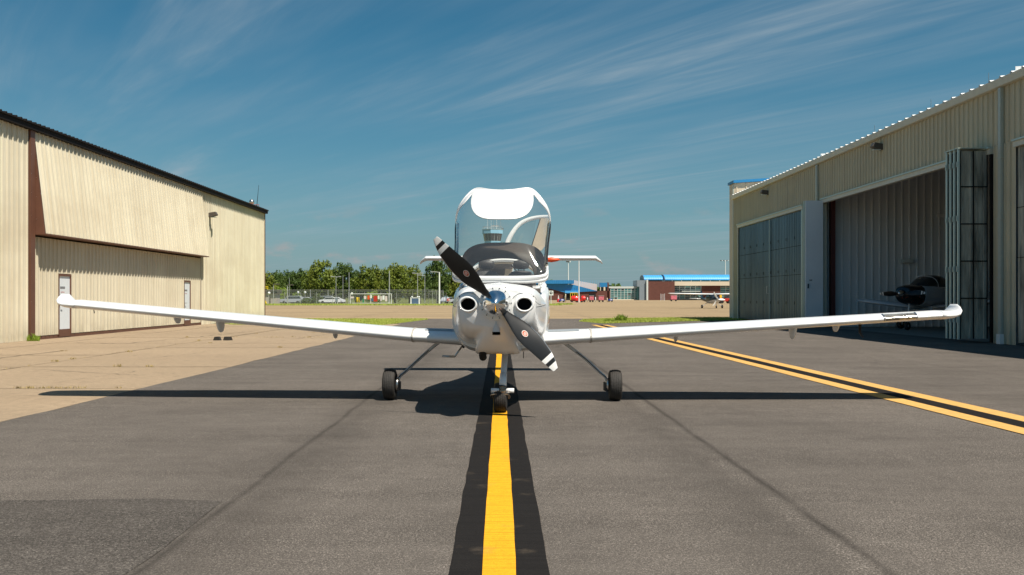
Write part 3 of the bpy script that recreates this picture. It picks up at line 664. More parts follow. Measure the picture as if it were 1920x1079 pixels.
# the inside of the open bay
P(corr_obj('partition_wall', M_inner, None, (14.62, 45.0, 0), (36, 45.0, 0), (14.62, 45.0, 7.9), (36, 45.0, 8.8), pitch=.34, depth=.05, nrm=(0, -1, 0), kind='S'), rh)
bx('inner_column', mat('red brown column', (.13, .035, .03), .6), rh, 14.95, 15.15, 44.6, 44.85, 0, 7.5)
P(corr_obj('partition_wall', M_inner, None, (14.62, 28.0, 0), (36, 28.0, 0), (14.62, 28.0, 7.9), (36, 28.0, 8.8), pitch=.34, depth=.05, nrm=(0, 1, 0), kind='S'), rh)
bx('rear_wall', M_inner, rh, 36, 36.15, 8, 61.2, 0, 9.3)
P(MB().prism([(RX+.12, 0), (36.1, 0), (36.1, 9.4), (RX+.12, 7.55)], 61.12, 61.28, 'Y').build('end_wall', M_rwall), rh)
P(MB().prism([(RX+.12, 0), (36.1, 0), (36.1, 9.4), (RX+.12, 7.55)], 7.9, 8.0, 'Y').build('end_wall', M_rwall), rh)
P(sheet('floor', [(14.45, 28.1), (36, 28.1), (36, 44.95), (14.45, 44.95)], .012, M_floor), rh)
mb = MB()
for y in (31.5, 36.5, 41.5): mb.box(15.2, 35.8, y, y+.15, 7.1, 7.5)
P(mb.build('roof_beam', M_red if False else M_inner), rh)
cb_ = MB().box(18.15, 18.75, 44.78, 44.93, 2.90, 3.08).box(18.3, 18.6, 44.72, 44.78, 2.93, 3.05).build('wall_bracket', M_frame, bevel=.01); P(cb_, rh)
P(MB().box(19.9, 20.4, 44.86, 44.95, 5.0, 5.14).build('wall_sign', M_whitep), rh)
for y in (20.1, 29.9, 33.9, 39): P(MB().tube([(RX+.3, y, 7.7), (RX+.3, y, 8.15)], .012, 5).build('lightning_rod', M_steel), rh)

# building with a blue roof edge beyond it
bb = thing('hangar', 'cream metal building with blue roof edge just beyond the right hangar', 'hangar', (15.0, 62, 0))
P(MB().prism([(14.68, 0), (36, 0), (36, 9.85), (14.68, 8.50)], 61.9, 63.2, 'Y').build('wall', M_cream), bb)
P(MB().prism([(14.60, 8.51), (36.2, 9.87), (36.2, 10.05), (14.60, 8.68)], 61.75, 63.35, 'Y').build('roof', M_blue), bb)
mb = MB()
for i in range(34): mb.box(14.8+i*.6, 14.86+i*.6, 61.86, 61.899, 0, 8.45 + i*.6*.063)
P(mb.build('wall_ribs', M_cream), bb)
P(MB().tube([(14.62, 61.95, 0), (14.62, 61.95, 8.4)], .05, 8).build('downpipe', M_pipe), bb)

# wheel chocks on the apron
chm = MB().prism([(-.13, 0), (.13, 0), (.075, .13), (-.075, .13)], -.1, .1, 'Y').mesh('chock')
for i, (x, a, lab) in enumerate(((-8.86, 0, 'wider black rubber wheel chock lying on the concrete apron'), (-8.53, .9, 'narrower black rubber wheel chock turned beside the other'))):
    o = link('wheel_chock', chm, M_tyre, None, loc=(x, 30.9, .004)); o.rotation_euler = (0, 0, a); o.scale = (.85, 1, .85); tag(o, lab, 'wheel chock')

# ------------------------------------------------------------------ main aircraft
AC = thing('light_aircraft', 'white single engine aircraft with raised canopy parked on the yellow centre line', 'aircraft', (-.047, 10.9, 0), R(-2.0))
def A(mb, name, m, parent=None, smooth=True, sub=0, auto=None, **k):
    o = mb.build(name, m, parent or AC, smooth and not auto, auto=auto, **k)
    if sub:
        md = o.modifiers.new('s', 'SUBSURF'); md.levels = md.render_levels = sub
    return o
# cowling: eight control points from the chin line to the crown
cowl_st = [
 (.030, [(0,1.02),(.05,1.02),(.09,1.025),(.13,1.03),(.24,1.05),(.335,1.12),(.38,1.24),(.345,1.36),(.22,1.42),(0,1.43)]),
 (.075, [(0,.96),(.09,.96),(.13,.97),(.17,.985),(.28,1.0),(.38,1.07),(.430,1.24),(.39,1.385),(.25,1.45),(0,1.465)]),
 (.16, [(0,.86),(.16,.86),(.185,.90),(.215,.935),(.31,.955),(.405,1.03),(.452,1.22),(.415,1.39),(.28,1.465),(0,1.485)]),
 (.32, [(0,.735),(.225,.735),(.234,.82),(.255,.88),(.34,.905),(.435,.99),(.482,1.2),(.445,1.39),(.31,1.475),(0,1.498)]),
 (.55, [(0,.69),(.240,.69),(.243,.78),(.265,.845),(.36,.87),(.465,.96),(.512,1.18),(.48,1.38),(.34,1.475),(0,1.51)]),
 (.90, [(0,.685),(.245,.685),(.25,.76),(.28,.805),(.39,.83),(.50,.93),(.548,1.16),(.515,1.35),(.36,1.47),(0,1.525)]),
 (1.14, [(0,.69),(.25,.69),(.26,.74),(.305,.775),(.42,.80),(.53,.91),(.57,1.14),(.535,1.33),(.37,1.455),(0,1.53)])]
cowl = A(loft(cowl_st, nu=36, nv=6), 'cowling', [M_white, M_dark], smooth=False)
# cut the two oval air inlets, the chin inlet
def cutter(mb):
    o = mb.build('cut', [M_white, M_dark]); 
    for p in o.data.polygons: p.material_index = 1
    return o
cuts = []
for s in (-1, 1): cuts.append(cutter(MB().lathe([(-.10,1),(.22,1)], 40, 'Y', center=(0,0,0))))
for s, c in zip((-1, 1), cuts): 
    for v_ in c.data.vertices: v_.co = Vector((s*.313 + v_.co.x*.080, v_.co.y, 1.268 + v_.co.z*.066))
c3_ = cutter(MB().prism([(-.044,.925),(.044,.925),(.044,.962),(-.044,.962)], -.1, .40, 'Y')); cuts.append(c3_)
for c in cuts:
    md = cowl.modifiers.new('b', 'BOOLEAN'); md.operation = 'DIFFERENCE'; md.object = c; md.solver = 'EXACT'
    c.parent = AC
bpy.context.view_layer.update()
dg = bpy.context.evaluated_depsgraph_get(); nm = bpy.data.meshes.new_from_object(cowl.evaluated_get(dg))
cowl.modifiers.clear(); cowl.data = nm; nm.shade_smooth(); nm.set_sharp_from_angle(angle=R(42))
for c in cuts: bpy.data.objects.remove(c)
# raised oval pods and rolled lips round the inlets
for s in (-1, 1):
    pd = MB(); cx, cz = s*.313, 1.268; n = 40; prof = [(.16,.135,.120),(.09,.128,.112),(.04,.116,.099),(.012,.106,.089),(.0,.096,.081),(-.004,.089,.074),(.003,.0835,.0695),(.018,.0805,.0665),(.12,.079,.065)]
    vs = []
    for y, a, b in prof:
        for k in range(n):
            t = 2*math.pi*k/n; vs.append((cx + a*math.cos(t), y + .035*max(0, s*math.cos(t)), cz + b*math.sin(t)))
    fs = [(j*n+k, j*n+(k+1) % n, (j+1)*n+(k+1) % n, (j+1)*n+k) for j in range(len(prof)-1) for k in range(n)]
    pd.add(vs, fs); A(pd, 'air_inlet', M_white)
# ring plate behind the spinner and screws
A(MB().lathe([(.045,.05),(.045,.176),(.03,.184),(.0,.186),(-.004,.18),(-.004,.05)], 48, 'Y', center=(0,0,1.281)), 'spinner_ring', M_white, auto=30)
mb = MB()
for k in range(14):
    t = k*2*math.pi/14; mb.lathe([(-.009,.001),(-.008,.006),(-.003,.007)], 8, 'Y', center=(.181*math.cos(t)*.93, 0, 1.281+.181*math.sin(t)*.93))
for x, z in ((-.205,1.345),(-.2,1.30),(.21,1.345),(.215,1.31),(.41,1.355),(-.41,1.355),(-.30,1.11),(-.02,1.46),(.1,1.455)): mb.lathe([(-.006,.001),(-.005,.006),(.02,.007)], 8, 'Y', center=(x, .045 if abs(x) < .35 else .07, z))
A(mb, 'cowl_screws', M_dark)['kind'] = 'stuff'
from mathutils.bvhtree import BVHTree
bmc = bmesh.new(); bmc.from_mesh(cowl.data); bvh = BVHTree.FromBMesh(bmc); bmc.free()
def on_cowl(pts, n=24, dirn=Vector((0, 1, 0)), start=-1.0):
    res = []
    for (xa, za), (xb, zb) in zip(pts, pts[1:]):
        for k in range(n):
            t = k/n; x, z = xa+(xb-xa)*t, za+(zb-za)*t; h = bvh.ray_cast(Vector((x, start, z)), dirn)
            if h[0]: res.append(tuple(h[0] + Vector((0, -.0008, 0))))
    return res
for s_ in (-1, 1):
    arc = [(s_*(.313 + .150*math.cos(R(a))), 1.262 + .135*math.sin(R(a))) for a in range(168, 20, -8)]
    L_ = on_cowl([(s_*.185, 1.275)] + arc, 6); A(MB().tube(L_, .0022, 5), 'panel_seam', M_dark)
    L_ = on_cowl([(s_*.435, 1.30), (s_*.47, 1.27), (s_*.50, 1.262)], 6)
    if len(L_) > 2: A(MB().tube(L_, .0022, 5), 'panel_seam', M_dark)
side = []
for k in range(30):
    y = .12 + 1.0*k/29; h = bvh.ray_cast(Vector((1.5, y, 1.235 + .02*y)), Vector((-1, 0, 0)))
    if h[0]: side.append(tuple(h[0] + Vector((.0008, 0, 0))))
A(MB().tube(side, .0022, 5), 'panel_seam', M_dark); A(MB().tube([(-x, y, z) for x, y, z in side], .0022, 5), 'panel_seam', M_dark)
A(MB().prism([(-.040,.963),(.040,.963),(.0,1.085)], .02, .06, 'Y'), 'chin_scoop', M_gearg, smooth=False)
A(MB().tube([(-.165,.36,.76),(-.168,.40,.68),(-.168,.47,.655)], .044, 18, caps=False).tube([(-.165,.37,.76),(-.168,.41,.68),(-.168,.475,.655)], .037, 18), 'exhaust_pipe', M_dark)
# propeller
PR = thing('propeller', None, None); del_ = [PR.pop(k) for k in ('label', 'category') if k in PR.keys()]
PR.parent = AC; PR.location = (0, -.03, 1.281)
sp = MB(); sp.lathe([(-.275,.0),(-.271,.012),(-.258,.030),(-.235,.054),(-.20,.080),(-.16,.104),(-.11,.127),(-.06,.143),(-.02,.151),(.015,.154),(.02,.150),(.02,.02)], 64, 'Y')
A(sp, 'spinner', M_chrome, PR, auto=40)
rt = [(.10,.034,-.036),(.17,.034,-.040),(.26,.052,-.070),(.35,.074,-.100),(.45,.090,-.119),(.55,.088,-.126),(.65,.074,-.123),(.75,.062,-.108),(.81,.054,-.100),(.811,.054,-.100),(.865,.046,-.084),(.866,.046,-.084),(.91,.041,-.068),(.911,.041,-.068),(.945,.036,-.052),(.975,.031,-.037),(.983,.024,-.032)]
def blade(parent, ang, m=(M_blackp, M_tip, M_edge)):
    mb = MB(); n = 16; rings = []
    for r, cu, cl_ in rt:
        pit = R(lerp_tab([(.1, 44), (.35, 33), (.6, 22), (1, 13)], r)); c0, c1_ = cl_, cu; ch = (c1_ - c0)/math.cos(pit)*.97; mid = (c0 + c1_)/2
        th = lerp_tab([(.1,.055),(.2,.040),(.4,.024),(.8,.011),(1,.005)], r); ring = []
        for k in range(n):
            t = 2*math.pi*k/n; cx = .5*ch*math.cos(t); ty = .5*th*math.sin(t)*(1 if math.sin(t) > 0 else .55)*(1 - .25*math.cos(t))
            x = mid + cx*math.cos(pit) - ty*math.sin(pit); y = -(cx*math.sin(pit))*-1*-1 + (-ty*math.cos(pit)); ring.append((x, y, r))
        rings.append(ring)
    fs = []; mi = []
    for j in range(len(rings)-1):
        r = rt[j][0]
        for k in range(n):
            k2 = (k+1) % n; fs.append((j*n+k, j*n+k2, (j+1)*n+k2, (j+1)*n+k))
            mi.append(1 if (.8105 <= r < .865 or r >= .9105) else (2 if k in (7, 8) and r > .35 else 0))
    fs += [tuple(range(n)), tuple((len(rings)-1)*n+k for k in range(n))]; mi += [0, 1]
    mb.v = [p for r in rings for p in r]; mb.f = fs; mb.mi = mi
    o = mb.build('blade', list(m), parent, fix=False, auto=50); o.rotation_euler = (0, ang, 0)
    bm = bmesh.new(); bm.from_mesh(o.data); bmesh.ops.recalc_face_normals(bm, faces=bm.faces); bm.to_mesh(o.data); bm.free(); o.data.shade_smooth()
    return o
M_emb = mat('pale emblem print', (.72, .66, .60), .45); M_embr = mat('red emblem print', (.62, .12, .06), .45)
for ang in (R(-42.9), R(180-42.9+1.0)):
    b = blade(PR, ang)
    em = MB(); n = 28; pit = R(29)
    def ep(a, b_, off): return (-.015 + a*math.cos(pit), -a*math.sin(pit) - .0165 - off, .462 + b_)
    em.add([ep(0,0,.002)] + [ep(.034*math.cos(2*math.pi*k/n), .041*math.sin(2*math.pi*k/n), .002) for k in range(n)], [(0, k+1, (k+1) % n + 1) for k in range(n)], 0)
    em.add([ep(0,0,.003)] + [ep(.027*math.cos(2*math.pi*k/n), .034*math.sin(2*math.pi*k/n), .003) for k in range(n)], [(0, k+1, (k+1) % n + 1) for k in range(n)], 1)
    for zz, wd in ((.012, .016), (0, .021), (-.012, .016)):
        em.add([ep(-wd, zz-.003, .004), ep(wd, zz-.003+.006, .004), ep(wd, zz+.009, .004), ep(-wd, zz+.003, .004)], [(0,1,2,3)], 0)
    eo = em.build('emblem', [M_emb, M_embr], PR, fix=False); eo.rotation_euler = (0, ang, 0)
# fuselage behind the cowling
M_fus = G('white fuselage paint')
f1 = M_fus.math('MULTIPLY', M_fus.math('GREATER_THAN', M_fus.Z, 1.02), M_fus.math('LESS_THAN', M_fus.math('SUBTRACT', M_fus.Z, M_fus.math('MULTIPLY', M_fus.math('SUBTRACT', M_fus.Y, 1.45), .06)), 1.085))
f1 = M_fus.math('MULTIPLY', f1, M_fus.math('GREATER_THAN', M_fus.Y, 1.38))
c_ = M_fus.mix(f1, (.80,.80,.79), (.36,.07,.06)); M_fus.col(c_, .24, .5); M_fus.b.inputs['Coat Weight'].default_value = .5; M_fus = M_fus.m
fus_st = [
 (1.145, [(0,.72),(.24,.72),(.36,.74),(.46,.80),(.568,.97),(.56,1.24),(.43,1.36),(0,1.38)]),
 (1.40, [(0,.67),(.25,.67),(.40,.70),(.51,.80),(.592,.99),(.592,1.26),(.50,1.40),(0,1.38)]),
 (1.80, [(0,.66),(.27,.66),(.43,.69),(.55,.80),(.612,1.00),(.610,1.28),(.54,1.44),(0,1.40)]),
 (2.30, [(0,.66),(.28,.66),(.44,.69),(.56,.81),(.618,1.02),(.612,1.32),(.55,1.50),(0,1.44)]),
 (2.85, [(0,.68),(.26,.68),(.42,.71),(.54,.84),(.605,1.04),(.60,1.34),(.54,1.50),(0,1.48)]),
 (3.60, [(0,.74),(.22,.74),(.36,.78),(.46,.90),(.53,1.08),(.53,1.34),(.44,1.52),(0,1.55)]),
 (4.40, [(0,.84),(.16,.84),(.26,.88),(.34,.98),(.39,1.12),(.38,1.34),(.28,1.50),(0,1.56)]),
 (5.40, [(0,.98),(.10,.98),(.16,1.01),(.21,1.08),(.24,1.18),(.23,1.32),(.15,1.42),(0,1.45)]),
 (6.90, [(0,1.12),(.05,1.12),(.07,1.14),(.09,1.18),(.10,1.24),(.10,1.30),(.06,1.35),(0,1.37)])]
A(loft(fus_st, nu=28, nv=5), 'fuselage', M_fus, auto=60)
# dark cockpit: deck, side sills, seats, rear cabin
A(MB().box(-.50,.50,1.16,2.9,1.40,1.455), 'cockpit_deck', M_cabin, smooth=False)
A(MB().prism([(1.17,1.44),(1.17,1.50),(1.45,1.60),(1.62,1.60),(1.70,1.44)], -.40, .40, 'X'), 'instrument_panel', M_seat, smooth=False, bevel=.01)
for s in (-1, 1):
    seat = MB(); x = s*.24
    seat.lathe([(1.30,.20),(1.50,.21),(1.64,.19),(1.70,.13),(1.72,.02)], 20, 'Z', center=(x,2.75,0), sy=1, sz=.35)
    so_ = A(seat, 'seat', M_seat)
    hr = MB().lathe([(1.73,.02),(1.745,.10),(1.80,.115),(1.85,.10),(1.865,.03)], 18, 'Z', center=(x,2.76,0), sy=1, sz=.38).tube([(x-.04,2.76,1.66),(x-.04,2.76,1.76)], .008, 6).tube([(x+.04,2.76,1.66),(x+.04,2.76,1.76)], .008, 6)
    L(A(hr, 'headrest', M_seat), so_)
# roof hoop and the turtle deck on one side; the other side stands open
def arch_pts(hw, z0, zt, y, n=40, e=2.5, a0=-90, a1=90, cx=0):
    out_ = []
    for i in range(n+1):
        t = R(a0 + (a1-a0)*i/n); sx, cz = math.sin(t), math.cos(t)
        out_.append((cx + hw*math.copysign(abs(sx)**(2/e), sx), y, z0 + (zt-z0)*abs(cz)**(2/e)))
    return out_
def ribbon(pa, pb, thick, name, m, parent=None):   # a band between two curves, with thickness
    mb = MB(); n = len(pa); vs = [Vector(p) for p in pa] + [Vector(p) for p in pb]
    me_f = [(i, i+1, n+i+1, n+i) for i in range(n-1)]; mb.add(vs, me_f); o = A(mb, name, m, parent)
    md = o.modifiers.new('t', 'SOLIDIFY'); md.thickness = thick; md.offset = 0; return o
hoop = A(MB().tube([(-.50,3.02,1.50)] + arch_pts(.50, 1.60, 1.872, 3.02, 44, 2.15) + [(.50,3.02,1.50)], .022, 12), 'roof_hoop', M_white)
A(MB().tube(arch_pts(.465, 1.60, 1.835, 3.06, 44, 2.15), .014, 8), 'hoop_seal', M_beige)
ribbon(arch_pts(.545,1.50,1.86,3.05,30,2.6,-90,8), arch_pts(.40,1.50,1.70,4.15,30,2.6,-90,8), .03, 'rear_cabin_shell', [M_white])
ribbon(arch_pts(.515,1.50,1.83,3.06,30,2.6,-88,8), arch_pts(.37,1.50,1.67,4.13,30,2.6,-88,8), .01, 'cabin_lining', [M_cabin])
bk = MB(); pa = arch_pts(.37,1.50,1.67,4.12,30,2.6,-90,6); bk.add([(0,4.12,1.45),(-.37,4.12,1.45)] + pa, [tuple(range(len(pa)+2))]); A(bk, 'cabin_bulkhead', M_cabin, smooth=False)
A(MB().tube([(.10,3.2,1.80),(.27,3.1,1.60)], .010, 8).tube([(.19,3.15,1.69),(.29,3.08,1.585)], .018, 8), 'gas_strut', M_dark)
A(MB().prism([(.05,1.58),(.12,1.80),(.06,1.815),(.0,1.80),(-.02,1.58)], 3.5, 3.55, 'Y'), 'window_pillar', M_beige, smooth=False)
# pillars of the door sill seen either side of the cowling
for s in (-1, 1):
    A(MB().tube([(s*.525,1.95,1.47),(s*.555,2.4,1.50),(s*.545,2.9,1.53),(s*.54,3.02,1.56)], [.03,.035,.035,.03], 12), 'sill', M_white)
    pl = MB(); pts_o = [(s*.61,1.28),(s*.60,1.36),(s*.575,1.46),(s*.545,1.545)]; pts_i = [(s*.53,1.28),(s*.53,1.36),(s*.515,1.46),(s*.49,1.545)]
    pl.prism(pts_o + pts_i[::-1], 2.72, 2.9, 'Y'); A(pl, 'door_post', M_white, smooth=False, bevel=.012)

# tilted canopy
HY, HZ, TA = 1.16, 1.600, R(30)
def can_w(s): return lerp_tab([(0,.50),(.04,.535),(.10,.56),(.2,.572),(.35,.578),(.55,.582),(.9,.60),(1.3,.628),(1.7,.637)], s)
def can_h(s): return cr([(.0,),(.115,),(.215,),(.30,),(.375,),(.43,),(.468,),(.492,),(.503,),(.505,),(.50,),(.49,)], min(1, s/1.65))[0]
def tilt(x, s, h): return (x, HY + s*math.cos(TA) - h*math.sin(TA), HZ + s*math.sin(TA) + h*math.cos(TA))
def can_end(phi): 
    a = abs(math.sin(phi)); return 1.44 + .20*math.exp(-((a-.52)/.26)**2) + .04*a
NU, NV = 180, 140
def can_pt(i, j, off=0):
    ph = R(-90 + 180*i/NU); v_ = j/NV; s = v_*can_end(ph)
    # superellipse section; crown height from s, front closes down to the base curve
    w, h = can_w(s), can_h(s); sx, cz = math.sin(ph), math.cos(ph); e = 2/2.45
    x = (w+off)*math.copysign(abs(sx)**e, sx); z = (h+off)*abs(cz)**e
    # base rail lies on a plan curve: the centre of the front reaches forward
    return x, s, z
def field(i, j):   # > 0 on the painted roof panel and rim, < 0 on the glass
    x, s, z = can_pt(i, j); ph = R(-90 + 180*i/NU); a = abs(math.sin(ph)); q = abs(x)/.408
    rim = s - (can_end(ph) - .055 - .12*math.exp(-((a - .72)/.20)**2))
    return max(rim, min(s - (1.33 - .60*max(0, 1 - min(q, 1)**3.2)**(1/2.2)), (1 - q)*2))
grid = [[tilt(*can_pt(i, j)) for i in range(NU+1)] for j in range(1, NV+1)]
fld = [[field(i, j) for i in range(NU+1)] for j in range(1, NV+1)]
def clip(vs, fs):
    out_ = []
    for k in range(len(vs)):
        p, f, q, g2 = vs[k], fs[k], vs[(k+1) % len(vs)], fs[(k+1) % len(vs)]
        if f >= 0: out_.append(p)
        if (f >= 0) != (g2 >= 0): t = f/(f-g2); out_.append(tuple(a + (b-a)*t for a, b in zip(p, q)))
    return out_
for sg, nm_, m_ in ((-1, 'canopy_glass', M_canopy), (1, 'canopy_roof_panel', M_white)):
    vs = []; fs = []
    for j in range(NV-1):
        for i in range(NU):
            P4 = [grid[j][i], grid[j][i+1], grid[j+1][i+1], grid[j+1][i]]; F4 = [sg*fld[j][i], sg*fld[j][i+1], sg*fld[j+1][i+1], sg*fld[j+1][i]]
            if max(F4) <= 0: continue
            pl_ = clip(P4, F4)
            if len(pl_) >= 3: n0 = len(vs); vs += pl_; fs.append(tuple(range(n0, n0+len(pl_))))
    me = bpy.data.meshes.new(nm_); me.from_pydata(vs, [], fs); bm = bmesh.new(); bm.from_mesh(me); bmesh.ops.remove_doubles(bm, verts=bm.verts, dist=2e-5); bmesh.ops.dissolve_degenerate(bm, edges=bm.edges, dist=1e-5); bm.to_mesh(me); bm.free()
    o = link(nm_, me, m_, AC, True)
    if sg > 0: md = o.modifiers.new('t', 'SOLIDIFY'); md.thickness = .012; md.offset = 0
# side frame tubes with beige lining, rear edge roll, white base band
def rail(side, s0, s1, n=24, dz=0, dx=0): return [tilt(side*(can_w(s0+(s1-s0)*k/n)+dx), s0+(s1-s0)*k/n, dz) for k in range(n+1)]
M_railm = mat('bright bevelled frame metal', (.70, .60, .44), .22, .55, noise=.15, nscale=6)
for sd in (-1, 1):
    A(MB().tube(rail(sd, .30, 1.485, dz=-.01, dx=-.012), .026, 10), 'canopy_side_rail', M_railm)
    A(MB().tube(rail(sd, .30, 1.485, dz=.018, dx=.004), .010, 8), 'canopy_side_seal', M_blackp)
A(MB().tube([tilt(*can_pt(i*NU/60, NV)) for i in range(61)], .014, 8), 'canopy_rear_edge', M_white)
base_pts = [(-.585,.30),(-.583,.20),(-.572,.11),(-.53,.045),(-.42,.012),(-.2,.0),(0,0),(.2,.0),(.42,.012),(.53,.045),(.572,.11),(.583,.20),(.585,.30)]
sm = [cr(base_pts, k/72) for k in range(73)]
def band_pt(x, s, dz): return tilt(x, s*.9 - .02, dz)
top_ = [band_pt(x, s, .012) for x, s in sm]
for nm_, z0, z1, o_, m_ in (('canopy_base_frame', .014, -.040, 0, M_white), ('canopy_base_lip', -.0415, -.080, .006, M_white)):
    pa = [band_pt(x*(1+o_), s-o_, z0) for x, s in sm]; pb = [band_pt(x*(1+o_), s-o_, z1) for x, s in sm]
    pa = [(x, y, z) for x, y, z in pa]
    ribbon(pa, pb, .022, nm_, [m_])
A(MB().tube([band_pt(x*1.005, s-.012, -.044) for x, s in sm], .004, 6), 'frame_groove', M_gearg)
# dark glare shield carried by the canopy: a curved band standing behind the windscreen
go = arch_pts(.548, 1.60, 2.045, 1.80, 50, 3.4, -92, 92, .02); gi = arch_pts(.40, 1.60, 1.835, 1.42, 50, 2.7, -92, 92, .02)
ribbon(go, gi, .012, 'glare_shield', [M_glare])
A(MB().tube(go, .008, 6), 'glare_shield_edge', M_blackp)
# raised rear door: frame arch, glass and trim
dpts = [(-.02,3.32,1.90),(-.03,3.34,2.02),(0,3.36,2.14),(.05,3.38,2.25),(.13,3.42,2.37),(.23,3.45,2.46),(.36,3.47,2.515),(.50,3.48,2.54),(.64,3.48,2.545)]
dp2 = [cr(dpts, k/48) for k in range(49)]
din = [(.05,3.34,1.92),(.045,3.36,2.05),(.07,3.38,2.15),(.12,3.40,2.25),(.19,3.43,2.35),(.28,3.46,2.42),(.39,3.48,2.465),(.51,3.49,2.485),(.64,3.49,2.49)]
di2 = [cr(din, k/48) for k in range(49)]
rd = ribbon(dp2, di2, .035, 'rear_door', [M_white])
L(A(MB().tube([tuple(a*.5+b_*.5 for a, b_ in zip(p, q_)) for p, q_ in zip(dp2, di2)], .010, 6), 'door_seal', M_beige, rd), rd)
for v0, v1, nm_, mt in ((0, 1, 'door_glass', M_canopy),):
    mb = MB(); n = len(di2); end = [(.05 + .45*k/(n-1), 3.36, 1.92 + .05*k/(n-1)) if True else 0 for k in range(n)]
    right = [(.50, 3.49, 2.487)] ; mb.add([p for p in di2] , []) ; poly = di2[:40] + [(.36, 3.40, 1.93)]
    mb = MB(); mb.add(poly, [tuple(range(len(poly)))]); L(A(mb, nm_, mt, rd, smooth=False), rd)
li = MB(); li.add([(.50,3.46,2.487),(.64,3.46,2.49),(.645,3.44,2.30),(.60,3.42,2.12),(.53,3.40,2.03),(.45,3.39,2.01),(.40,3.39,2.02),(.36,3.39,2.00)] , [tuple(range(8))]); lo = A(li, 'door_lining', M_beige, rd, smooth=False); md = lo.modifiers.new('t','SOLIDIFY'); md.thickness = .03
L(A(MB().tube([(.51,3.43,2.487),(.355,3.38,2.0)], .007, 6), 'door_window_edge', M_dark, rd), rd)

# wings
def airfoil(n=22):   # unit chord, y 0..1 aft, z thickness +-0.5
    up = []; lo = []
    for i in range(n+1):
        x = .5*(1-math.cos(math.pi*i/n)); t = 5*(.2969*math.sqrt(x)-.126*x-.3516*x*x+.2843*x**3-.1036*x**4)
        up.append((x, t*1.1+.03*math.sin(math.pi*x))); lo.append((x, -t*.9+.03*math.sin(math.pi*x)))
    return up + lo[-2:0:-1]
AF = airfoil()
def wing_mesh(sts, cap=True):   # (pos(x,z), y_le, chord, thick, up-angle)
    mb = MB(); n = len(AF); vs = []
    for (x, z), yl, ch, th, a in sts:
        for u_, w_ in AF: vs.append((x - w_*th*math.sin(a), yl + u_*ch, z + w_*th*math.cos(a)))
    fs = [(j*n+k, j*n+(k+1) % n, (j+1)*n+(k+1) % n, (j+1)*n+k) for j in range(len(sts)-1) for k in range(n)]
    if cap: fs += [tuple(range(n)), tuple((len(sts)-1)*n+k for k in range(n))]
    mb.add(vs, fs); return mb
def zline(s, x):   # height of the wing's mid plane: measured dihedral of each side
    return lerp_tab([(.5,.805),(1.15,.835),(3.19,1.025),(5.62,1.245)] if s < 0 else [(.5,.795),(1.15,.83),(3.03,.95),(4.89,1.065),(5.70,1.115)], x)
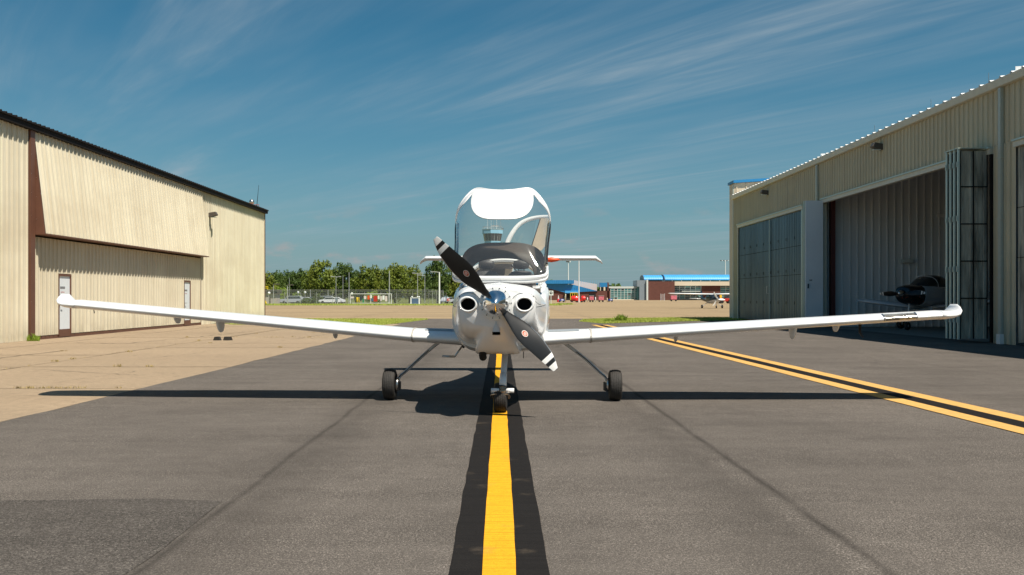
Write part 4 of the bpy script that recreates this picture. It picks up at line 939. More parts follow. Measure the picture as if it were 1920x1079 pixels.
for s in (-1, 1):
    sts = []; xs = [.50, .8, 1.13, 1.7, 2.4, 3.2, 4.0, 4.8, 5.4, 5.62]
    for x in xs:
        ch = lerp_tab([(.5,1.42),(1.13,1.20),(3.2,1.08),(5.62,.80)], x); th = lerp_tab([(.5,.205),(1.13,.180),(3.2,.140),(5.62,.118)], x)
        yl = lerp_tab([(.5,1.62),(.8,1.70),(1.13,1.73),(5.62,1.86)], x); sts.append(((s*x, zline(s, x)), yl, ch, th, 0))
    wg = A(wing_mesh(sts), 'wing', M_white, auto=55)
    z0 = zline(s, 5.62); ws = [((s*5.622, z0), 1.86, .80, .119, 0)]
    for dx, dz, ch, th, a in ((.10,.0,.77,.114,.03),(.19,.006,.72,.100,.15),(.262,.026,.66,.084,.45),(.312,.066,.54,.055,.95),(.330,.112,.38,.030,1.3),(.335,.146,.22,.012,1.4)):
        ws.append(((s*(5.62+dx), z0+dz), 1.86 + (.80-ch)*.62, ch, th, -s*a*-1 if False else s*a), )
    L(A(wing_mesh(ws), 'winglet', M_white, wg), wg)
    # joint seal where the outer wing slides on
    z1 = zline(s, 1.15); jr = MB(); n = len(AF)
    for a_, b_ in ((0, 0),): pass
    sj = [((s*1.140, zline(s,1.14)), 1.722, 1.215, .190, 0), ((s*1.162, zline(s,1.162)), 1.724, 1.213, .190, 0)]
    L(A(wing_mesh(sj), 'wing_joint_seal', mat('grey sealant', (.40,.38,.34), .6), wg, smooth=False), wg)
    # walkway film on the wing root
    wk = MB(); q = []
    for x in [.60 + k*.40/12 for k in range(13)]:
        ch = lerp_tab([(.5,1.42),(1.13,1.20)], x); th = lerp_tab([(.5,.205),(1.13,.180)], x); yl = lerp_tab([(.5,1.62),(.8,1.70),(1.13,1.73)], x)
        for u_, w_ in AF[5:18]: q.append((s*x, yl + u_*ch, zline(s, x) + w_*th + .004))
    nn = 13; wk.add(q, [(j*nn+k, (j+1)*nn+k, (j+1)*nn+k+1, j*nn+k+1) for j in range(12) for k in range(nn-1)]); L(A(wk, 'walkway', M_walk, wg), wg)
    # hinge fairings under the trailing half
    for fx, yy, ln, hh, w_ in (((4.43, 2.35, .26, .13, .035), (3.79, 2.2, .30, .185, .042), (2.28, 2.4, .24, .135, .035)) if s < 0 else ((2.32, 2.4, .24, .135, .035), (3.82, 2.2, .30, .185, .042), (4.43, 2.35, .26, .13, .035))):
        zb = zline(s, fx); fm = MB(); rows = [(0, 1), (.35, .95), (.7, .78), (.93, .5), (1, .15)]; vs = []
        m_ = 14
        for t, k_ in rows:
            for q_ in range(m_):
                a_ = 2*math.pi*q_/m_; vs.append((s*fx + w_*k_*math.cos(a_), yy + ln*.5*k_*math.sin(a_) + t*.05, zb - .02 - t*hh))
        fm.add(vs, [(j*m_+q_, j*m_+(q_+1) % m_, (j+1)*m_+(q_+1) % m_, (j+1)*m_+q_) for j in range(4) for q_ in range(m_)] + [tuple(4*m_+q_ for q_ in range(m_))])
        L(A(fm, 'hinge_fairing', M_white, wg), wg)
    if s > 0:
        L(A(MB().tube([(4.66,2.1,zline(1,4.66)-.02),(4.66,2.12,zline(1,4.66)-.16),(4.66,2.0,zline(1,4.66)-.22)], [.022,.016,.010], 8), 'pitot_tube', M_blackp, wg), wg)
        ll = MB(); q = []
        def skin(x, k, off):
            u_, w_ = AF[k]; th = lerp_tab([(3.2,.140),(5.62,.118)], x); ch = lerp_tab([(3.2,1.08),(5.62,.80)], x); yl = lerp_tab([(1.13,1.73),(5.62,1.86)], x); return (x, yl + u_*ch - off, zline(1, x) + w_*th + off*.5)
        ks = [6,5,4,3,2,1,0,43 % len(AF),len(AF)-2]
        ks = [5,4,3,2,1,0,len(AF)-1,len(AF)-2]
        rows = [[skin(x, k, .004) for k in ks] for x in (4.90, 5.02, 5.15, 5.28)]
        ll.add([p for r in rows for p in r], [(j*8+k, j*8+k+1, (j+1)*8+k+1, (j+1)*8+k) for j in range(3) for k in range(7)])
        lg = L(A(ll, 'landing_light', mat('landing light lens', (.30,.28,.24), .12, .5, noise=.7, nscale=22), wg), wg)
        for k in (0, 1): 
            fr = MB(); x = 4.885 if k == 0 else 5.295; fr.tube([skin(x, kk, .005) for kk in ks], .010, 6)
            L(A(fr, 'light_frame', M_steel, wg), wg)
    else:
        L(A(MB().tube([(-5.56,2.3,zline(-1,5.56)-.02),(-5.56,2.33,zline(-1,5.56)-.11)], .006, 6), 'static_wick', M_blackp, wg), wg)
# step
A(MB().tube([(-.50,1.9,.74),(-.52,1.85,.70),(-.60,1.75,.585)], .012, 8).tube([(-.60,1.75,.585),(-.76,1.74,.59)], .013, 8), 'foot_step', M_steel)
A(MB().tube([(-.43,1.8,.76),(-.50,1.78,.70)], .018, 8), 'step_bracket', M_blackp)
A(MB().tube([(.28,2.0,.67),(.28,2.0,.55)], .006, 6), 'belly_antenna', M_blackp)
A(MB().tube([(.40,1.8,.70),(.40,1.82,.65)], .02, 8), 'drain_plug', M_blackp)
# gear
def wheel(x, y, z, r, w, parent, tread=5, name='wheel'):
    t = MB(); prof = [(-w*.36, r*.52), (-w*.48, r*.66), (-w*.50, r*.80), (-w*.44, r*.92)]
    for k in range(tread*4+1):
        f = -1 + 2*k/(tread*4); dip = .006 if k % 4 == 2 else 0; prof.append((f*w*.36, r*(1 - .05*abs(f)**2.4) - dip))
    prof += [(w*.44, r*.92), (w*.50, r*.80), (w*.48, r*.66), (w*.36, r*.52)]
    t.lathe(prof, 48, 'X'); e = bpy.data.objects.new(name, None); C.objects.link(e); e.parent = parent; e.location = (x, y, z)
    t.build('tyre', M_tyre, e, smooth=True); MB().lathe([(-w*.40,.02),(-w*.38,r*.3),(-w*.30,r*.36),(-w*.34,r*.54),(w*.34,r*.54),(w*.30,r*.36),(w*.38,r*.3),(w*.40,.02)], 32, 'X').build('rim', M_gearg, e, auto=40)
    return e
for s in (-1, 1):
    wheel(s*1.475, 2.02, .203 if s < 0 else .200, .204, .162, AC)
    zt = .735 if s < 0 else .715
    leg = [(s*.80,2.12,zt+.04),(s*.90,2.12,zt-.03),(s*1.10,2.09,.53),(s*1.27,2.06,.37),(s*1.345,2.05,.305),(s*1.365,2.04,.245),(s*1.37,2.03,.20)]
    lp = [cr(leg, k/36) for k in range(37)]
    A(MB().tube(lp, [.023 - .008*k/36 for k in range(37)], 12), 'main_leg', M_gearg)
    A(MB().tube([(x+s*.012, y-.03, z-.008) for x, y, z in lp[8:]], .006, 6), 'brake_line', M_blackp)
    A(MB().lathe([(-.02,.085),(-.008,.09),(.008,.09),(.02,.085)], 24, 'X', center=(s*1.375,2.02,.205)), 'brake_disc', M_steel)
    A(MB().box(s*1.352-.02,s*1.352+.02,1.94,2.0,.13,.24).tube([(s*1.33,1.94,.14),(s*1.33,1.94,.25)], .014, 8), 'brake_caliper', M_blackp, smooth=False)
    
NW = .58; wheel(.03, NW, .178, .179, .150, AC)
nl = [(.075,.98,.74),(.070,.80,.60),(.063,.62,.44),(.058,.53,.36)]
A(MB().tube(nl[:3], [.037,.037,.037], 18), 'nose_leg', M_gearg)
A(MB().tube([(.063,.62,.445),(.058,.50,.325)], .043, 18), 'nose_leg_sleeve', M_white)
A(MB().tube([(.057,.485,.315),(.057,.475,.27)], .042, 18), 'fork_head', M_bronze)
A(MB().tube([(-.075,.46,.272),(.02,.46,.272)], .028, 16).tube([(.095,.46,.272),(.19,.46,.272)], .028, 16), 'shimmy_damper', M_white)
A(MB().lathe([(-.04,.01),(-.035,.034),(.03,.036)], 18, 'Y', center=(.057,.46,.262)), 'fork_cap', M_bronze)
for s in (-1, 1): A(MB().tube([(.03+s*.05,.45,.235),(.03+s*.095,.46,.225),(.03+s*.103,.52,.20),(.03+s*.10,NW,.178)], .014, 10), 'fork_arm', M_bronze)
A(MB().prism([(-.07,.225),(-.06,.238),(.10,.238),(.13,.225),(.10,.229),(-.04,.229)], .42, .46, 'Y'), 'fork_plate', M_steel, smooth=False)
# tail
A(wing_mesh([((0,1.2),5.75,1.15,.12,R(90)),((0,1.6),6.15,.90,.10,R(90)),((0,1.95),6.42,.72,.08,R(90))]), 'fin', M_white) if False else None
fn = MB(); vs = []; n = len(AF)
for z, yl, ch, th in ((1.15,5.65,1.25,.13),(1.6,6.12,.92,.11),(2.0,6.45,.70,.09)):
    for u_, w_ in AF: vs.append((w_*th, yl+u_*ch, z))
fn.add(vs, [(j*n+k, j*n+(k+1) % n, (j+1)*n+(k+1) % n, (j+1)*n+k) for j in range(2) for k in range(n)] + [tuple(range(n)), tuple(2*n+k for k in range(n))]); A(fn, 'fin', M_white)
TZ = 2.035
ts = [((-1.64,TZ-.085),6.78,.20,.012,0),((-1.60,TZ-.05),6.62,.36,.045,0),((-1.50,TZ),6.46,.56,.085,0),((-.8,TZ),6.42,.62,.09,0),((0,TZ),6.40,.66,.095,0),((.8,TZ),6.42,.62,.09,0),((1.50,TZ),6.46,.56,.085,0),((1.60,TZ-.05),6.62,.36,.045,0),((1.64,TZ-.085),6.78,.20,.012,0)]
A(wing_mesh(ts), 'tailplane', M_white, auto=50)
A(MB().lathe([(-.14,.0),(-.08,.05),(.0,.065),(.10,.04),(.16,0)], 16, 'X', center=(.72,6.3,2.0), sy=1, sz=.7), 'tail_beacon', M_orange)

# ------------------------------------------------------------------ other aircraft
def small_plane(root, paint, belly, high, blades_n, phase, scale=1.0, half=4.9, wz=None, spin=M_steel, tipm=M_tip, wingm=None, blm=M_blackp, nose_z=1.25):
    dz = nose_z - 1.25
    st = [(.05,[(0,.98),(.16,1.0),(.27,1.1),(.31,1.25),(.25,1.42),(0,1.50)]),(.25,[(0,.86),(.24,.88),(.40,1.05),(.43,1.28),(.33,1.50),(0,1.58)]),(.9,[(0,.76),(.32,.78),(.48,.95),(.52,1.26),(.40,1.52),(0,1.62)])]
    nm_ = loft([(y, [(x, z+dz) for x, z in p]) for y, p in st], 12, 4); cw_ = nm_.build('cowling', paint, root, smooth=True)
    zt = .28 if high else .0
    st = [(.88,[(0,.76),(.32,.78),(.48,.95),(.52,1.26),(.40,1.50),(0,1.60)]),(1.6,[(0,.72),(.36,.74),(.54,.95),(.56,1.26),(.50,1.55+zt*.6),(0,1.62+zt)]),(2.9,[(0,.74),(.34,.76),(.52,.95),(.54,1.26),(.48,1.50+zt),(0,1.62+zt)]),(4.2,[(0,.9),(.2,.92),(.3,1.05),(.31,1.25),(.22,1.42),(0,1.50)]),(6.8,[(0,1.12),(.05,1.13),(.07,1.2),(.07,1.3),(.05,1.36),(0,1.38)])]
    loft([(y, [(x, z+dz) for x, z in p]) for y, p in st], 12, 4).build('fuselage', belly, root, smooth=True)
    p = thing('propeller', None, None); p.pop('label', 0); p.pop('category', 0)
    p.parent = root; p.location = (0, 0, nose_z)
    MB().lathe([(-.26,0),(-.22,.05),(-.12,.11),(0,.14),(.03,.14)], 24, 'Y').build('spinner', spin, p, smooth=True)
    for k in range(blades_n): blade(p, phase + k*2*math.pi/blades_n, (blm, tipm, M_edge))
    wm = wingm or belly; z = (wz if wz else (1.92 if high else .82)) 
    for s in (-1, 1):
        dih = .02 if high else .09; a0 = .02 if high else .45
        w = wing_mesh([((s*a0, z), 1.5, 1.5, .2, 0), ((s*2.6, z+dih*2.6), 1.5, 1.45, .18, 0), ((s*half, z+dih*half), 1.7, 1.0, .11, 0), ((s*(half+.18), z+dih*half+.03), 2.0, .5, .04, 0)]).build('wing', wm, root, smooth=True)
        if high: MB().tube([(s*.5, 1.9, .85+dz), (s*2.4, 1.9, z)], .04, 8).build('wing_strut', belly, root)
        MB().tube([(s*.35,2.0,.85+dz),(s*.8,2.05,.60),(s*1.22,2.1,.25)], [.045,.035,.03], 8).build('main_leg', belly, root)
        wheel(s*1.27, 2.1, .22, .22, .17, root, 3)
        wing_mesh([((s*.03,1.32+dz),6.0,.85,.08,0),((s*1.6,1.34+dz),6.2,.5,.05,0)]).build('tailplane', wm, root, smooth=True)
    fn = MB(); n = len(AF); vs = []
    for zz, yl, ch, th in ((1.2+dz,5.6,1.3,.11),(2.3+dz,6.5,.6,.06)):
        for u_, w_ in AF: vs.append((w_*th, yl+u_*ch, zz))
    fn.add(vs, [(k, (k+1) % n, n+(k+1) % n, n+k) for k in range(n)] + [tuple(n+k for k in range(n))]); fn.build('fin', belly, root, smooth=True)
    MB().tube([(0,.55,.85+dz),(0,.42,.30)], .035, 8).build('nose_leg', M_gearg, root); wheel(0, .40, .17, .17, .12, root, 3)
    # windscreen and side windows
    if high:
        mb = MB(); mb.add([(-.42,1.05,1.58+dz),(.42,1.05,1.58+dz),(.40,1.62,1.88+dz),(-.40,1.62,1.88+dz)], [(0,1,2,3)])
        for s in (-1, 1): mb.add([(s*.575,1.3,1.38+dz),(s*.575,2.7,1.38+dz),(s*.545,2.6,1.76+dz),(s*.535,1.6,1.76+dz)], [(0,1,2,3)])
        mb.build('windscreen', M_winglass, root)
    else:
        rows = []
        st2 = [(1.0,[(.40,1.50+dz),(.36,1.53+dz),(.2,1.58+dz),(0,1.60+dz)]),(1.7,[(.50,1.48+dz),(.49,1.66+dz),(.32,1.90+dz),(0,1.95+dz)]),(2.5,[(.50,1.48+dz),(.50,1.70+dz),(.34,1.94+dz),(0,2.0+dz)]),(3.7,[(.36,1.46+dz),(.34,1.55+dz),(.2,1.63+dz),(0,1.66+dz)])]
        mb = MB(); vs = []; K = 12
        for j in range(13):
            t = j/12; y = cr([(q[0],) for q in st2], t)[0]; ctl = [cr([q[1][k] for q in st2], t) for k in range(4)]; h_ = [cr(ctl, q/K) for q in range(K+1)]
            ring = [(x, y, zz) for x, zz in h_] + [(-x, y, zz) for x, zz in h_[-2::-1]]; vs += ring
        nn = 2*K+1; mb.add(vs, [(j*nn+k, j*nn+k+1, (j+1)*nn+k+1, (j+1)*nn+k) for j in range(12) for k in range(nn-1)]); mb.build('canopy', M_winglass, root, smooth=True)
        for y in (1.62, 2.55):
            MB().tube([(.515*c, y + .35*abs(c) - .1, 1.47+dz+.50*(1-abs(c)**2.6)**(1/2.6)) for c in [math.cos(math.pi*k/20) for k in range(21)]], .022, 6).build('canopy_frame', M_gearg, root)
        st3 = MB()
        for s in (-1, 1):
            st3.add([(s*.50,.35,.98+dz),(s*.53,.95,1.18+dz),(s*.53,.95,1.26+dz),(s*.49,.35,1.02+dz)], [(0,1,2,3)])
M_darkblue = mat('dark glossy aircraft paint', (.012, .014, .018), .18, coat=.8)
g_ = G('dark cowl with orange flashes'); fl = g_.noise(3.2, 3, (1, 2, 4), .60, .64); g_.col(g_.mix(g_.math('MULTIPLY', fl, g_.math('LESS_THAN', g_.Z, 1.42)), (.010, .012, .016), (.28, .045, .012)), .2, .5); M_flash = g_.m
M_silverp = mat('silver grey aircraft paint', (.58, .62, .66), .25, coat=.6)
HP = thing('light_aircraft', 'dark nosed low wing aircraft parked inside the open hangar', 'aircraft', (16.25, 39.9, .012), R(-52))
small_plane(HP, M_flash, M_silverp, False, 2, R(90), half=3.15, wz=.92, spin=M_chrome, wingm=M_silverp, nose_z=1.50)
CP = thing('light_aircraft', 'small high wing aircraft with dark nose standing on the far apron', 'aircraft', (26.4, 120, 0), R(5))
g_ = G('black and white aircraft paint'); g_.col(g_.mix(g_.math('GREATER_THAN', g_.math('ADD', g_.Z, g_.math('MULTIPLY', g_.Y, .10)), 1.05), (.62, .62, .62), (.012, .016, .022)), .3, .5); M_bw = g_.m
small_plane(CP, M_bw, M_bw, True, 3, R(-25), half=5.35, wz=1.72, wingm=M_white, blm=M_tip, nose_z=1.12)
CP.scale = (1, 1, 1)
for sc_ in (HP,): sc_.scale = (1, 1, 1)
CP2 = thing('light_aircraft', 'second small high wing aircraft parked farther off against the terminal', 'aircraft', (75.5, 215, 0), R(160))
small_plane(CP2, M_pinkw, M_pinkw, True, 2, R(40), half=5.4, wz=2.25, wingm=M_white, nose_z=1.25)

# ------------------------------------------------------------------ trees
def leaf_cloud(seed, rx, ry, rz, nclump, nleaf, size, asym=.25):
    r = random.Random(seed); vs = []; fs = []
    clumps = []
    for k in range(nclump):
        a = r.uniform(0, 2*math.pi); e = math.asin(r.uniform(-.75, 1)); q = r.uniform(.35, .98)**.6
        ta = 1 - .28*max(0, math.sin(e))
        c = Vector((rx*q*math.cos(a)*math.cos(e)*ta, ry*q*math.sin(a)*math.cos(e)*ta, rz*q*math.sin(e)*(1 + r.uniform(-asym, asym)))); clumps.append((c, r.uniform(.16, .34)))
    for c, cr_ in clumps:
        for _ in range(nleaf):
            d = Vector((r.gauss(0,1), r.gauss(0,1), r.gauss(0,.75))).normalized()*r.uniform(.35, 1)**.5
            p = c + Vector((d.x*rx*cr_*1.15, d.y*ry*cr_*1.15, d.z*rz*cr_)); s_ = size*r.uniform(.5, 1.3)
            nrm = (d + Vector((r.gauss(0,.5), r.gauss(0,.5), r.gauss(.3,.5)))).normalized(); t1 = nrm.orthogonal().normalized(); t2 = nrm.cross(t1); ra = r.uniform(0, 6.28)
            t1, t2 = t1*math.cos(ra)+t2*math.sin(ra), t2*math.cos(ra)-t1*math.sin(ra); i = len(vs)
            vs += [p - t1*s_, p + t2*s_*.6, p + t1*s_, p - t2*s_*.6]; fs.append((i, i+1, i+2, i+3))
    me = bpy.data.meshes.new('crown'); me.from_pydata([tuple(v_) for v_ in vs], [], fs); return me
def trunk_mesh(h, r0, seed):
    r = random.Random(seed); mb = MB(); mb.tube([(0,0,0),(r.uniform(-.1,.1),0,h*.35),(r.uniform(-.2,.2),.1,h*.7),(0,0,h*.9)], [r0, r0*.8, r0*.5, r0*.2], 8)
    for k in range(6):
        a = r.uniform(0, 6.28); z = h*r.uniform(.3, .65); l_ = h*r.uniform(.2, .38); mb.tube([(0,0,z),(l_*.5*math.cos(a), l_*.5*math.sin(a), z+l_*.5),(l_*math.cos(a), l_*math.sin(a), z+l_*.85)], [r0*.4, r0*.25, r0*.08], 6)
    return mb.mesh('trunk')
CR = [leaf_cloud(100+k, 1, 1, 1, 60, 62, .075) for k in range(5)]
TRK = [trunk_mesh(1, .035, 60+k) for k in range(3)]
def treeX(px): return (px - 938)/1850
tree_spec = [  # px centre, px top, px width, distance, leaf kind, description
 (497,516,34,236,0,'leftmost tree, half hidden by the cream hangar end'), (521,514,30,244,1,'low dark tree above the small block building'), (543,513,30,250,1,'dark rounded tree behind two short lamp poles'),
 (562,511,28,252,1,'dark tree just left of the tallest spreading tree'), (583,508,26,246,0,'narrow tree against the left side of the tallest spreading tree'), (604,498,42,226,0,'tall spreading tree above the parked white car'), (628,509,28,246,0,'yellow green tree in the gap between two tall trees'),
 (645,500,34,240,1,'tall dark tree with a pointed double top'), (667,514,26,250,1,'lower dark tree behind the yellow bollards'), (690,505,40,236,0,'broad olive tree above the colourful banner rack'), (712,513,26,244,0,'low tree between two broad olive trees'),
 (741,502,42,236,0,'broad olive tree right of the tall bare pole'), (768,504,36,240,0,'olive tree above the white equipment cage'), (787,513,28,246,0,'short olive tree left of the conical dark tree'),
 (820,491,44,222,1,'tall conical dark tree beside the white lamp pole'), (848,508,32,238,0,'tree partly behind the propeller tip'), (870,512,30,240,1,'tree hidden behind the aircraft nose')]
for i, (pxc, pt, pw, Y, kind, lab) in enumerate(tree_spec):
    X = treeX(pxc)*Y; top = CAMH + (558-pt)*Y/1850*1.09; w = pw*Y/1850; zc = top*.56; rz = top*.47
    t = thing('broadleaf_tree', lab, 'tree', (X, Y, 0), i*.9); t['group'] = 'trees beyond the fence'
    c = link('crown', CR[i % 5], LEAF[kind], t, loc=(0, 0, zc)); c.scale = (w*.68, w*.68, rz)
    if len(c.material_slots) and c.material_slots[0].material != LEAF[kind]: c.material_slots[0].link = 'OBJECT'; c.material_slots[0].material = LEAF[kind]
    if kind == 1 and pxc == 820: c.scale = (w*.52, w*.52, rz*1.02)
    k = link('trunk', TRK[i % 3], M_bark, t); k.scale = (top*.9,)*3
    if kind == 0 or True:
        rs_ = random.Random(i); 
        c2_ = link('crown', CR[(i+2) % 5], LEAF[kind], t, loc=(rs_.uniform(-.2,.2)*w, -.15*w, top*.30)); c2_.scale = (w*.52, w*.45, top*.26)
        if c2_.material_slots[0].material != LEAF[kind]: c2_.material_slots[0].link = 'OBJECT'; c2_.material_slots[0].material = LEAF[kind]
shr = [(512,546,22,214,2,'bright low shrub right of the block building'), (528,541,26,222,2,'bright rounded shrub under the dark trees'), (556,549,18,218,2,'yellow green shrub between two globe lamps'), (700,548,30,222,2,'bright green shrub above the banner rack'),(596,553,24,206,1,'dark low hedge in front of the parked cars'), (577,560,30,197,1,'dark hedge in front of the silver car')]
for i, (pxc, pt, pw, Y, kind, lab) in enumerate(shr):
    X = treeX(pxc)*Y; top = max(1.0, CAMH + (558-pt)*Y/1850); w = pw*Y/1850
    t = thing('shrub', lab, 'shrub', (X, Y, 0), i*1.3); c = link('crown', CR[(i+1) % 5], LEAF[kind], t, loc=(0, 0, top*.48)); c.scale = (w*.62, w*.4, top*.6)
    if c.material_slots[0].material != LEAF[kind]: c.material_slots[0].link = 'OBJECT'; c.material_slots[0].material = LEAF[kind]
# far-off woods that read as one mass
r = random.Random(77); vs = []; fs = []
for _ in range(16000):
    X = r.uniform(-420, 520); Y = r.uniform(640, 720); hh = 8.5 + 2.2*math.sin(X*.05) + 1.8*math.sin(X*.17+1) + 1.2*math.sin(X*.43) + r.uniform(-1, 1); z = hh*r.uniform(0, 1)**.6; s_ = r.uniform(.7, 1.7)
    n_ = Vector((r.gauss(0,1), r.gauss(-.6,1), r.gauss(.5,1))).normalized(); t1 = n_.orthogonal().normalized(); t2 = n_.cross(t1); p = Vector((X, Y, z)); i = len(vs); vs += [tuple(p-t1*s_), tuple(p+t2*s_), tuple(p+t1*s_), tuple(p-t2*s_)]; fs.append((i,i+1,i+2,i+3))
mb = MB(); mb.add(vs, fs); tag(mb.build('distant_wood', LEAF[1], fix=False), 'distant dark tree line on the horizon behind the terminal', 'woods', kind='stuff')

# ------------------------------------------------------------------ fence, poles, car park
def at(px, Y): return (px-938)/1850*Y
def zt_(py, Y): return CAMH + (558-py)*Y/1850
fc = thing('chain_link_fence', 'tall grey chain link fence along the edge of the far apron', 'fence', (0, 190, 0))
def fence_run(x0, y0, x1, y1, par, h=2.45, sp=3.0):
    n = max(1, int(math.hypot(x1-x0, y1-y0)/sp)); pm = MB().tube([(0,0,0),(0,0,h),(-.12,-.2,h+.35)], .04, 6).mesh('fence_post')
    for i in range(n+1):
        t = i/n; link('post', pm, M_pole, par, loc=(x0+(x1-x0)*t, y0+(y1-y0)*t, 0))
    mb = MB(); d = Vector((x1-x0, y1-y0, 0)); Ln = d.length; d.normalize(); st = .17; w = .009; vs = []; fs = []
    k = -int(h/st)-1
    while k*st < Ln:
        for sgn in (1, -1):
            a = max(0, k*st) if True else 0
            s0, s1 = k*st, k*st + h
            z0, z1 = (0, h) if sgn > 0 else (h, 0)
            if s0 < 0: z0 = z0 + (z1-z0)*(-s0)/h; s0 = 0
            if s1 > Ln: z1 = z0 + (z1-z0)*(Ln-s0)/(s1-s0) if s1 > s0 else z1; s1 = Ln
            if s1 <= s0: continue
            i = len(vs); p0 = (x0+d.x*s0, y0+d.y*s0, z0); p1 = (x0+d.x*s1, y0+d.y*s1, z1)
            vs += [(p0[0]-w*d.x, p0[1]-w*d.y, p0[2]), (p0[0]+w*d.x, p0[1]+w*d.y, p0[2]), (p1[0]+w*d.x, p1[1]+w*d.y, p1[2]), (p1[0]-w*d.x, p1[1]-w*d.y, p1[2])]; fs.append((i,i+1,i+2,i+3))
        k += 1
    mb.add(vs, fs); o = mb.build('wire_mesh', M_pole, par, fix=False); o['kind'] = 'stuff'
    MB().tube([(x0,y0,h),(x1,y1,h)], .03, 6).build('top_rail', M_pole, par)
    mb = MB()
    for q in range(3): mb.tube([(x0-.12*.33*(q+1), y0-.07*(q+1), h+.12*(q+1)), (x1-.12*.33*(q+1), y1-.07*(q+1), h+.12*(q+1))], .012, 4)
    mb.build('barbed_wire', M_pole, par)
fence_run(-60, 0, -13.8, 0, fc); fence_run(-13.8, 0, -11.6, 12, fc); fence_run(-6, 14, 10.5, 14, fc)
def pole(px, py, Y, lab, r0=.09, head=None, m=None, name='lamp_pole', cat='lamp pole', base=0):
    t = thing(name, lab, cat, (at(px, Y), Y, 0)); h = zt_(py, Y)
    MB().tube([(0,0,0),(0,0,h)], [r0, r0*.7], 8).build('pole', m or M_pole, t)
    if head == 'arm': MB().tube([(0,0,h-.05),(-1.1,0,h+.05)], .05, 6).box(-1.7,-.9,-.15,.15,h-.02,h+.14).build('lamp_head', M_pole, t)
    if head == 'two': MB().tube([(-.7,0,h),(.7,0,h)], .05, 6).box(-1.1,-.6,-.18,.18,h-.02,h+.16).box(.6,1.1,-.18,.18,h-.02,h+.16).build('lamp_head', M_pole, t)
    if head == 'right': MB().box(0,1.2,-.15,.15,h-.1,h+.08).build('lamp_head', M_lampb, t)
    if head == 'globe': MB().lathe([(-.26,.02),(-.2,.18),(0,.27),(.2,.18),(.26,.02)], 14, 'Z', center=(0,0,h+.1)).build('globe', M_whitep, t, smooth=True)
    return t
pole(512.7,533,195,'grey lamp pole at the corner of the small block building', head='right'); pole(539,534.5,193,'thicker lamp pole left of the silver car', .13, 'right')
pole(542.5,521,230,'slender pale pole just behind the thicker lamp pole', .06); pole(582,544,214,'short plain pole above the dark hedge', .10); pole(615,544.5,214,'short plain pole beside the white car', .10)
pole(630,519.5,216,'thin tall pole right of the white car', .07, 'two'); pole(643,517,218,'thin tall pole between the car park and the notice board', .06); pole(654.5,511,210,'thin tall pole behind the round sign', .08)
pole(730,508,192,'tall bare pole at the right end of the banner rack', .12); pole(783,513,205,'tall thin pole behind the white equipment cage', .08, 'two'); pole(796.5,516.5,212,'thin pole right of the white equipment cage', .07, 'arm')
pole(823.8,510.6,190,'thick white lamp pole beside the conical dark tree', .17, 'arm', M_whitep)
pole(504.5,551,188,'small globe lamp in front of the block building', .05, 'globe'); pole(559,549.5,205,'globe lamp in front of the yellow green shrub', .06, 'globe'); pole(572,549.5,205,'globe lamp right of the yellow green shrub', .06, 'globe'); pole(517.8,547,200,'small globe lamp above the block building corner', .05, 'globe')
fp = pole(1085.5,489.5,262,'white flagpole rising in front of the terminal', .16, None, M_whitep, 'flagpole', 'flagpole'); 
def mast(px, py, Y, lab, hw=1.6):
    t = thing('floodlight_mast', lab, 'floodlight mast', (at(px, Y), Y, 0)); h = zt_(py, Y); MB().tube([(0,0,0),(0,0,h)], [.4,.22], 10).build('mast', M_whitep, t)
    MB().tube([(-hw,0,h),(hw,0,h)], .10, 6).build('cross_bar', M_whitep, t)
    for k in range(4): MB().box(-hw+.1+k*2*hw/3-.35, -hw+.1+k*2*hw/3+.25, -.4, .3, h-.35, h+.35).build('floodlight', M_lampb if k < 3 else M_whitep, t)
mast(1360, 489, 640, 'tall floodlight mast behind the long blue roof', 2.9); mast(1065.5, 491, 560, 'tall floodlight mast behind the blue roofed brick building', 1.0)

def car(px, Y, rz, paint, lab, kind=0):
    t = thing('parked_car', lab, 'car', (at(px, Y), Y, .0), rz, 'cars parked behind the fence')
    prof = [(-2.2,.35),(-2.25,.62),(-2.1,.82),(-1.3,.92),(-.75,1.36),(.75,1.42),(1.55,.98),(2.1,.90),(2.22,.6),(2.18,.35)] if kind == 0 else [(-2.3,.35),(-2.35,.7),(-2.2,.95),(-1.3,1.02),(-.8,1.62),(1.9,1.66),(2.25,1.05),(2.28,.35)]
    MB().prism(prof, -.86, .86, 'Y').build('body', paint, t, bevel=.05)
    gp = [(-1.15,.96),(-.72,1.30),(.70,1.35),(1.35,1.0)] if kind == 0 else [(-1.15,1.06),(-.75,1.54),(1.8,1.58),(2.0,1.08)]
    for s in (-1, 1): MB().prism(gp, s*.865-.004, s*.865+.004, 'Y').build('side_window', M_winglass, t)
    for x in (-1.4, 1.35):
        for s in (-1, 1): MB().lathe([(-.1,.05),(-.1,.30),(-.06,.32),(.06,.32),(.1,.30),(.1,.05)], 18, 'Y', center=(x, s*.80, .32)).build('wheel', M_tyre, t)
for a in ((547, 203, 0, 'silver', 'silver car behind the fence, in front of the hedge', 1), (561, 211, .1, 'dark', 'dark car beyond the silver one'), (571, 206, .2, 'white', 'white car beside the globe lamps'), (599, 212, 0, 'dark', 'dark blue car left of the trunk'), (606, 207, .05, 'silver', 'silver car at the foot of the tallest tree', 1), (619, 201, 0, 'white', 'white saloon car parked nearest the fence'), (627.5, 205, 0, 'white', 'white car half hidden behind the white saloon', 0), (583, 214, .0, 'blue', 'blue grey car between hedge and pole'), (838, 216, 1.2, 'silver', 'silver car beyond the gate gap')):
    car(a[0], a[1], a[2], M_car[a[3]], a[4], a[5] if len(a) > 5 else 0)
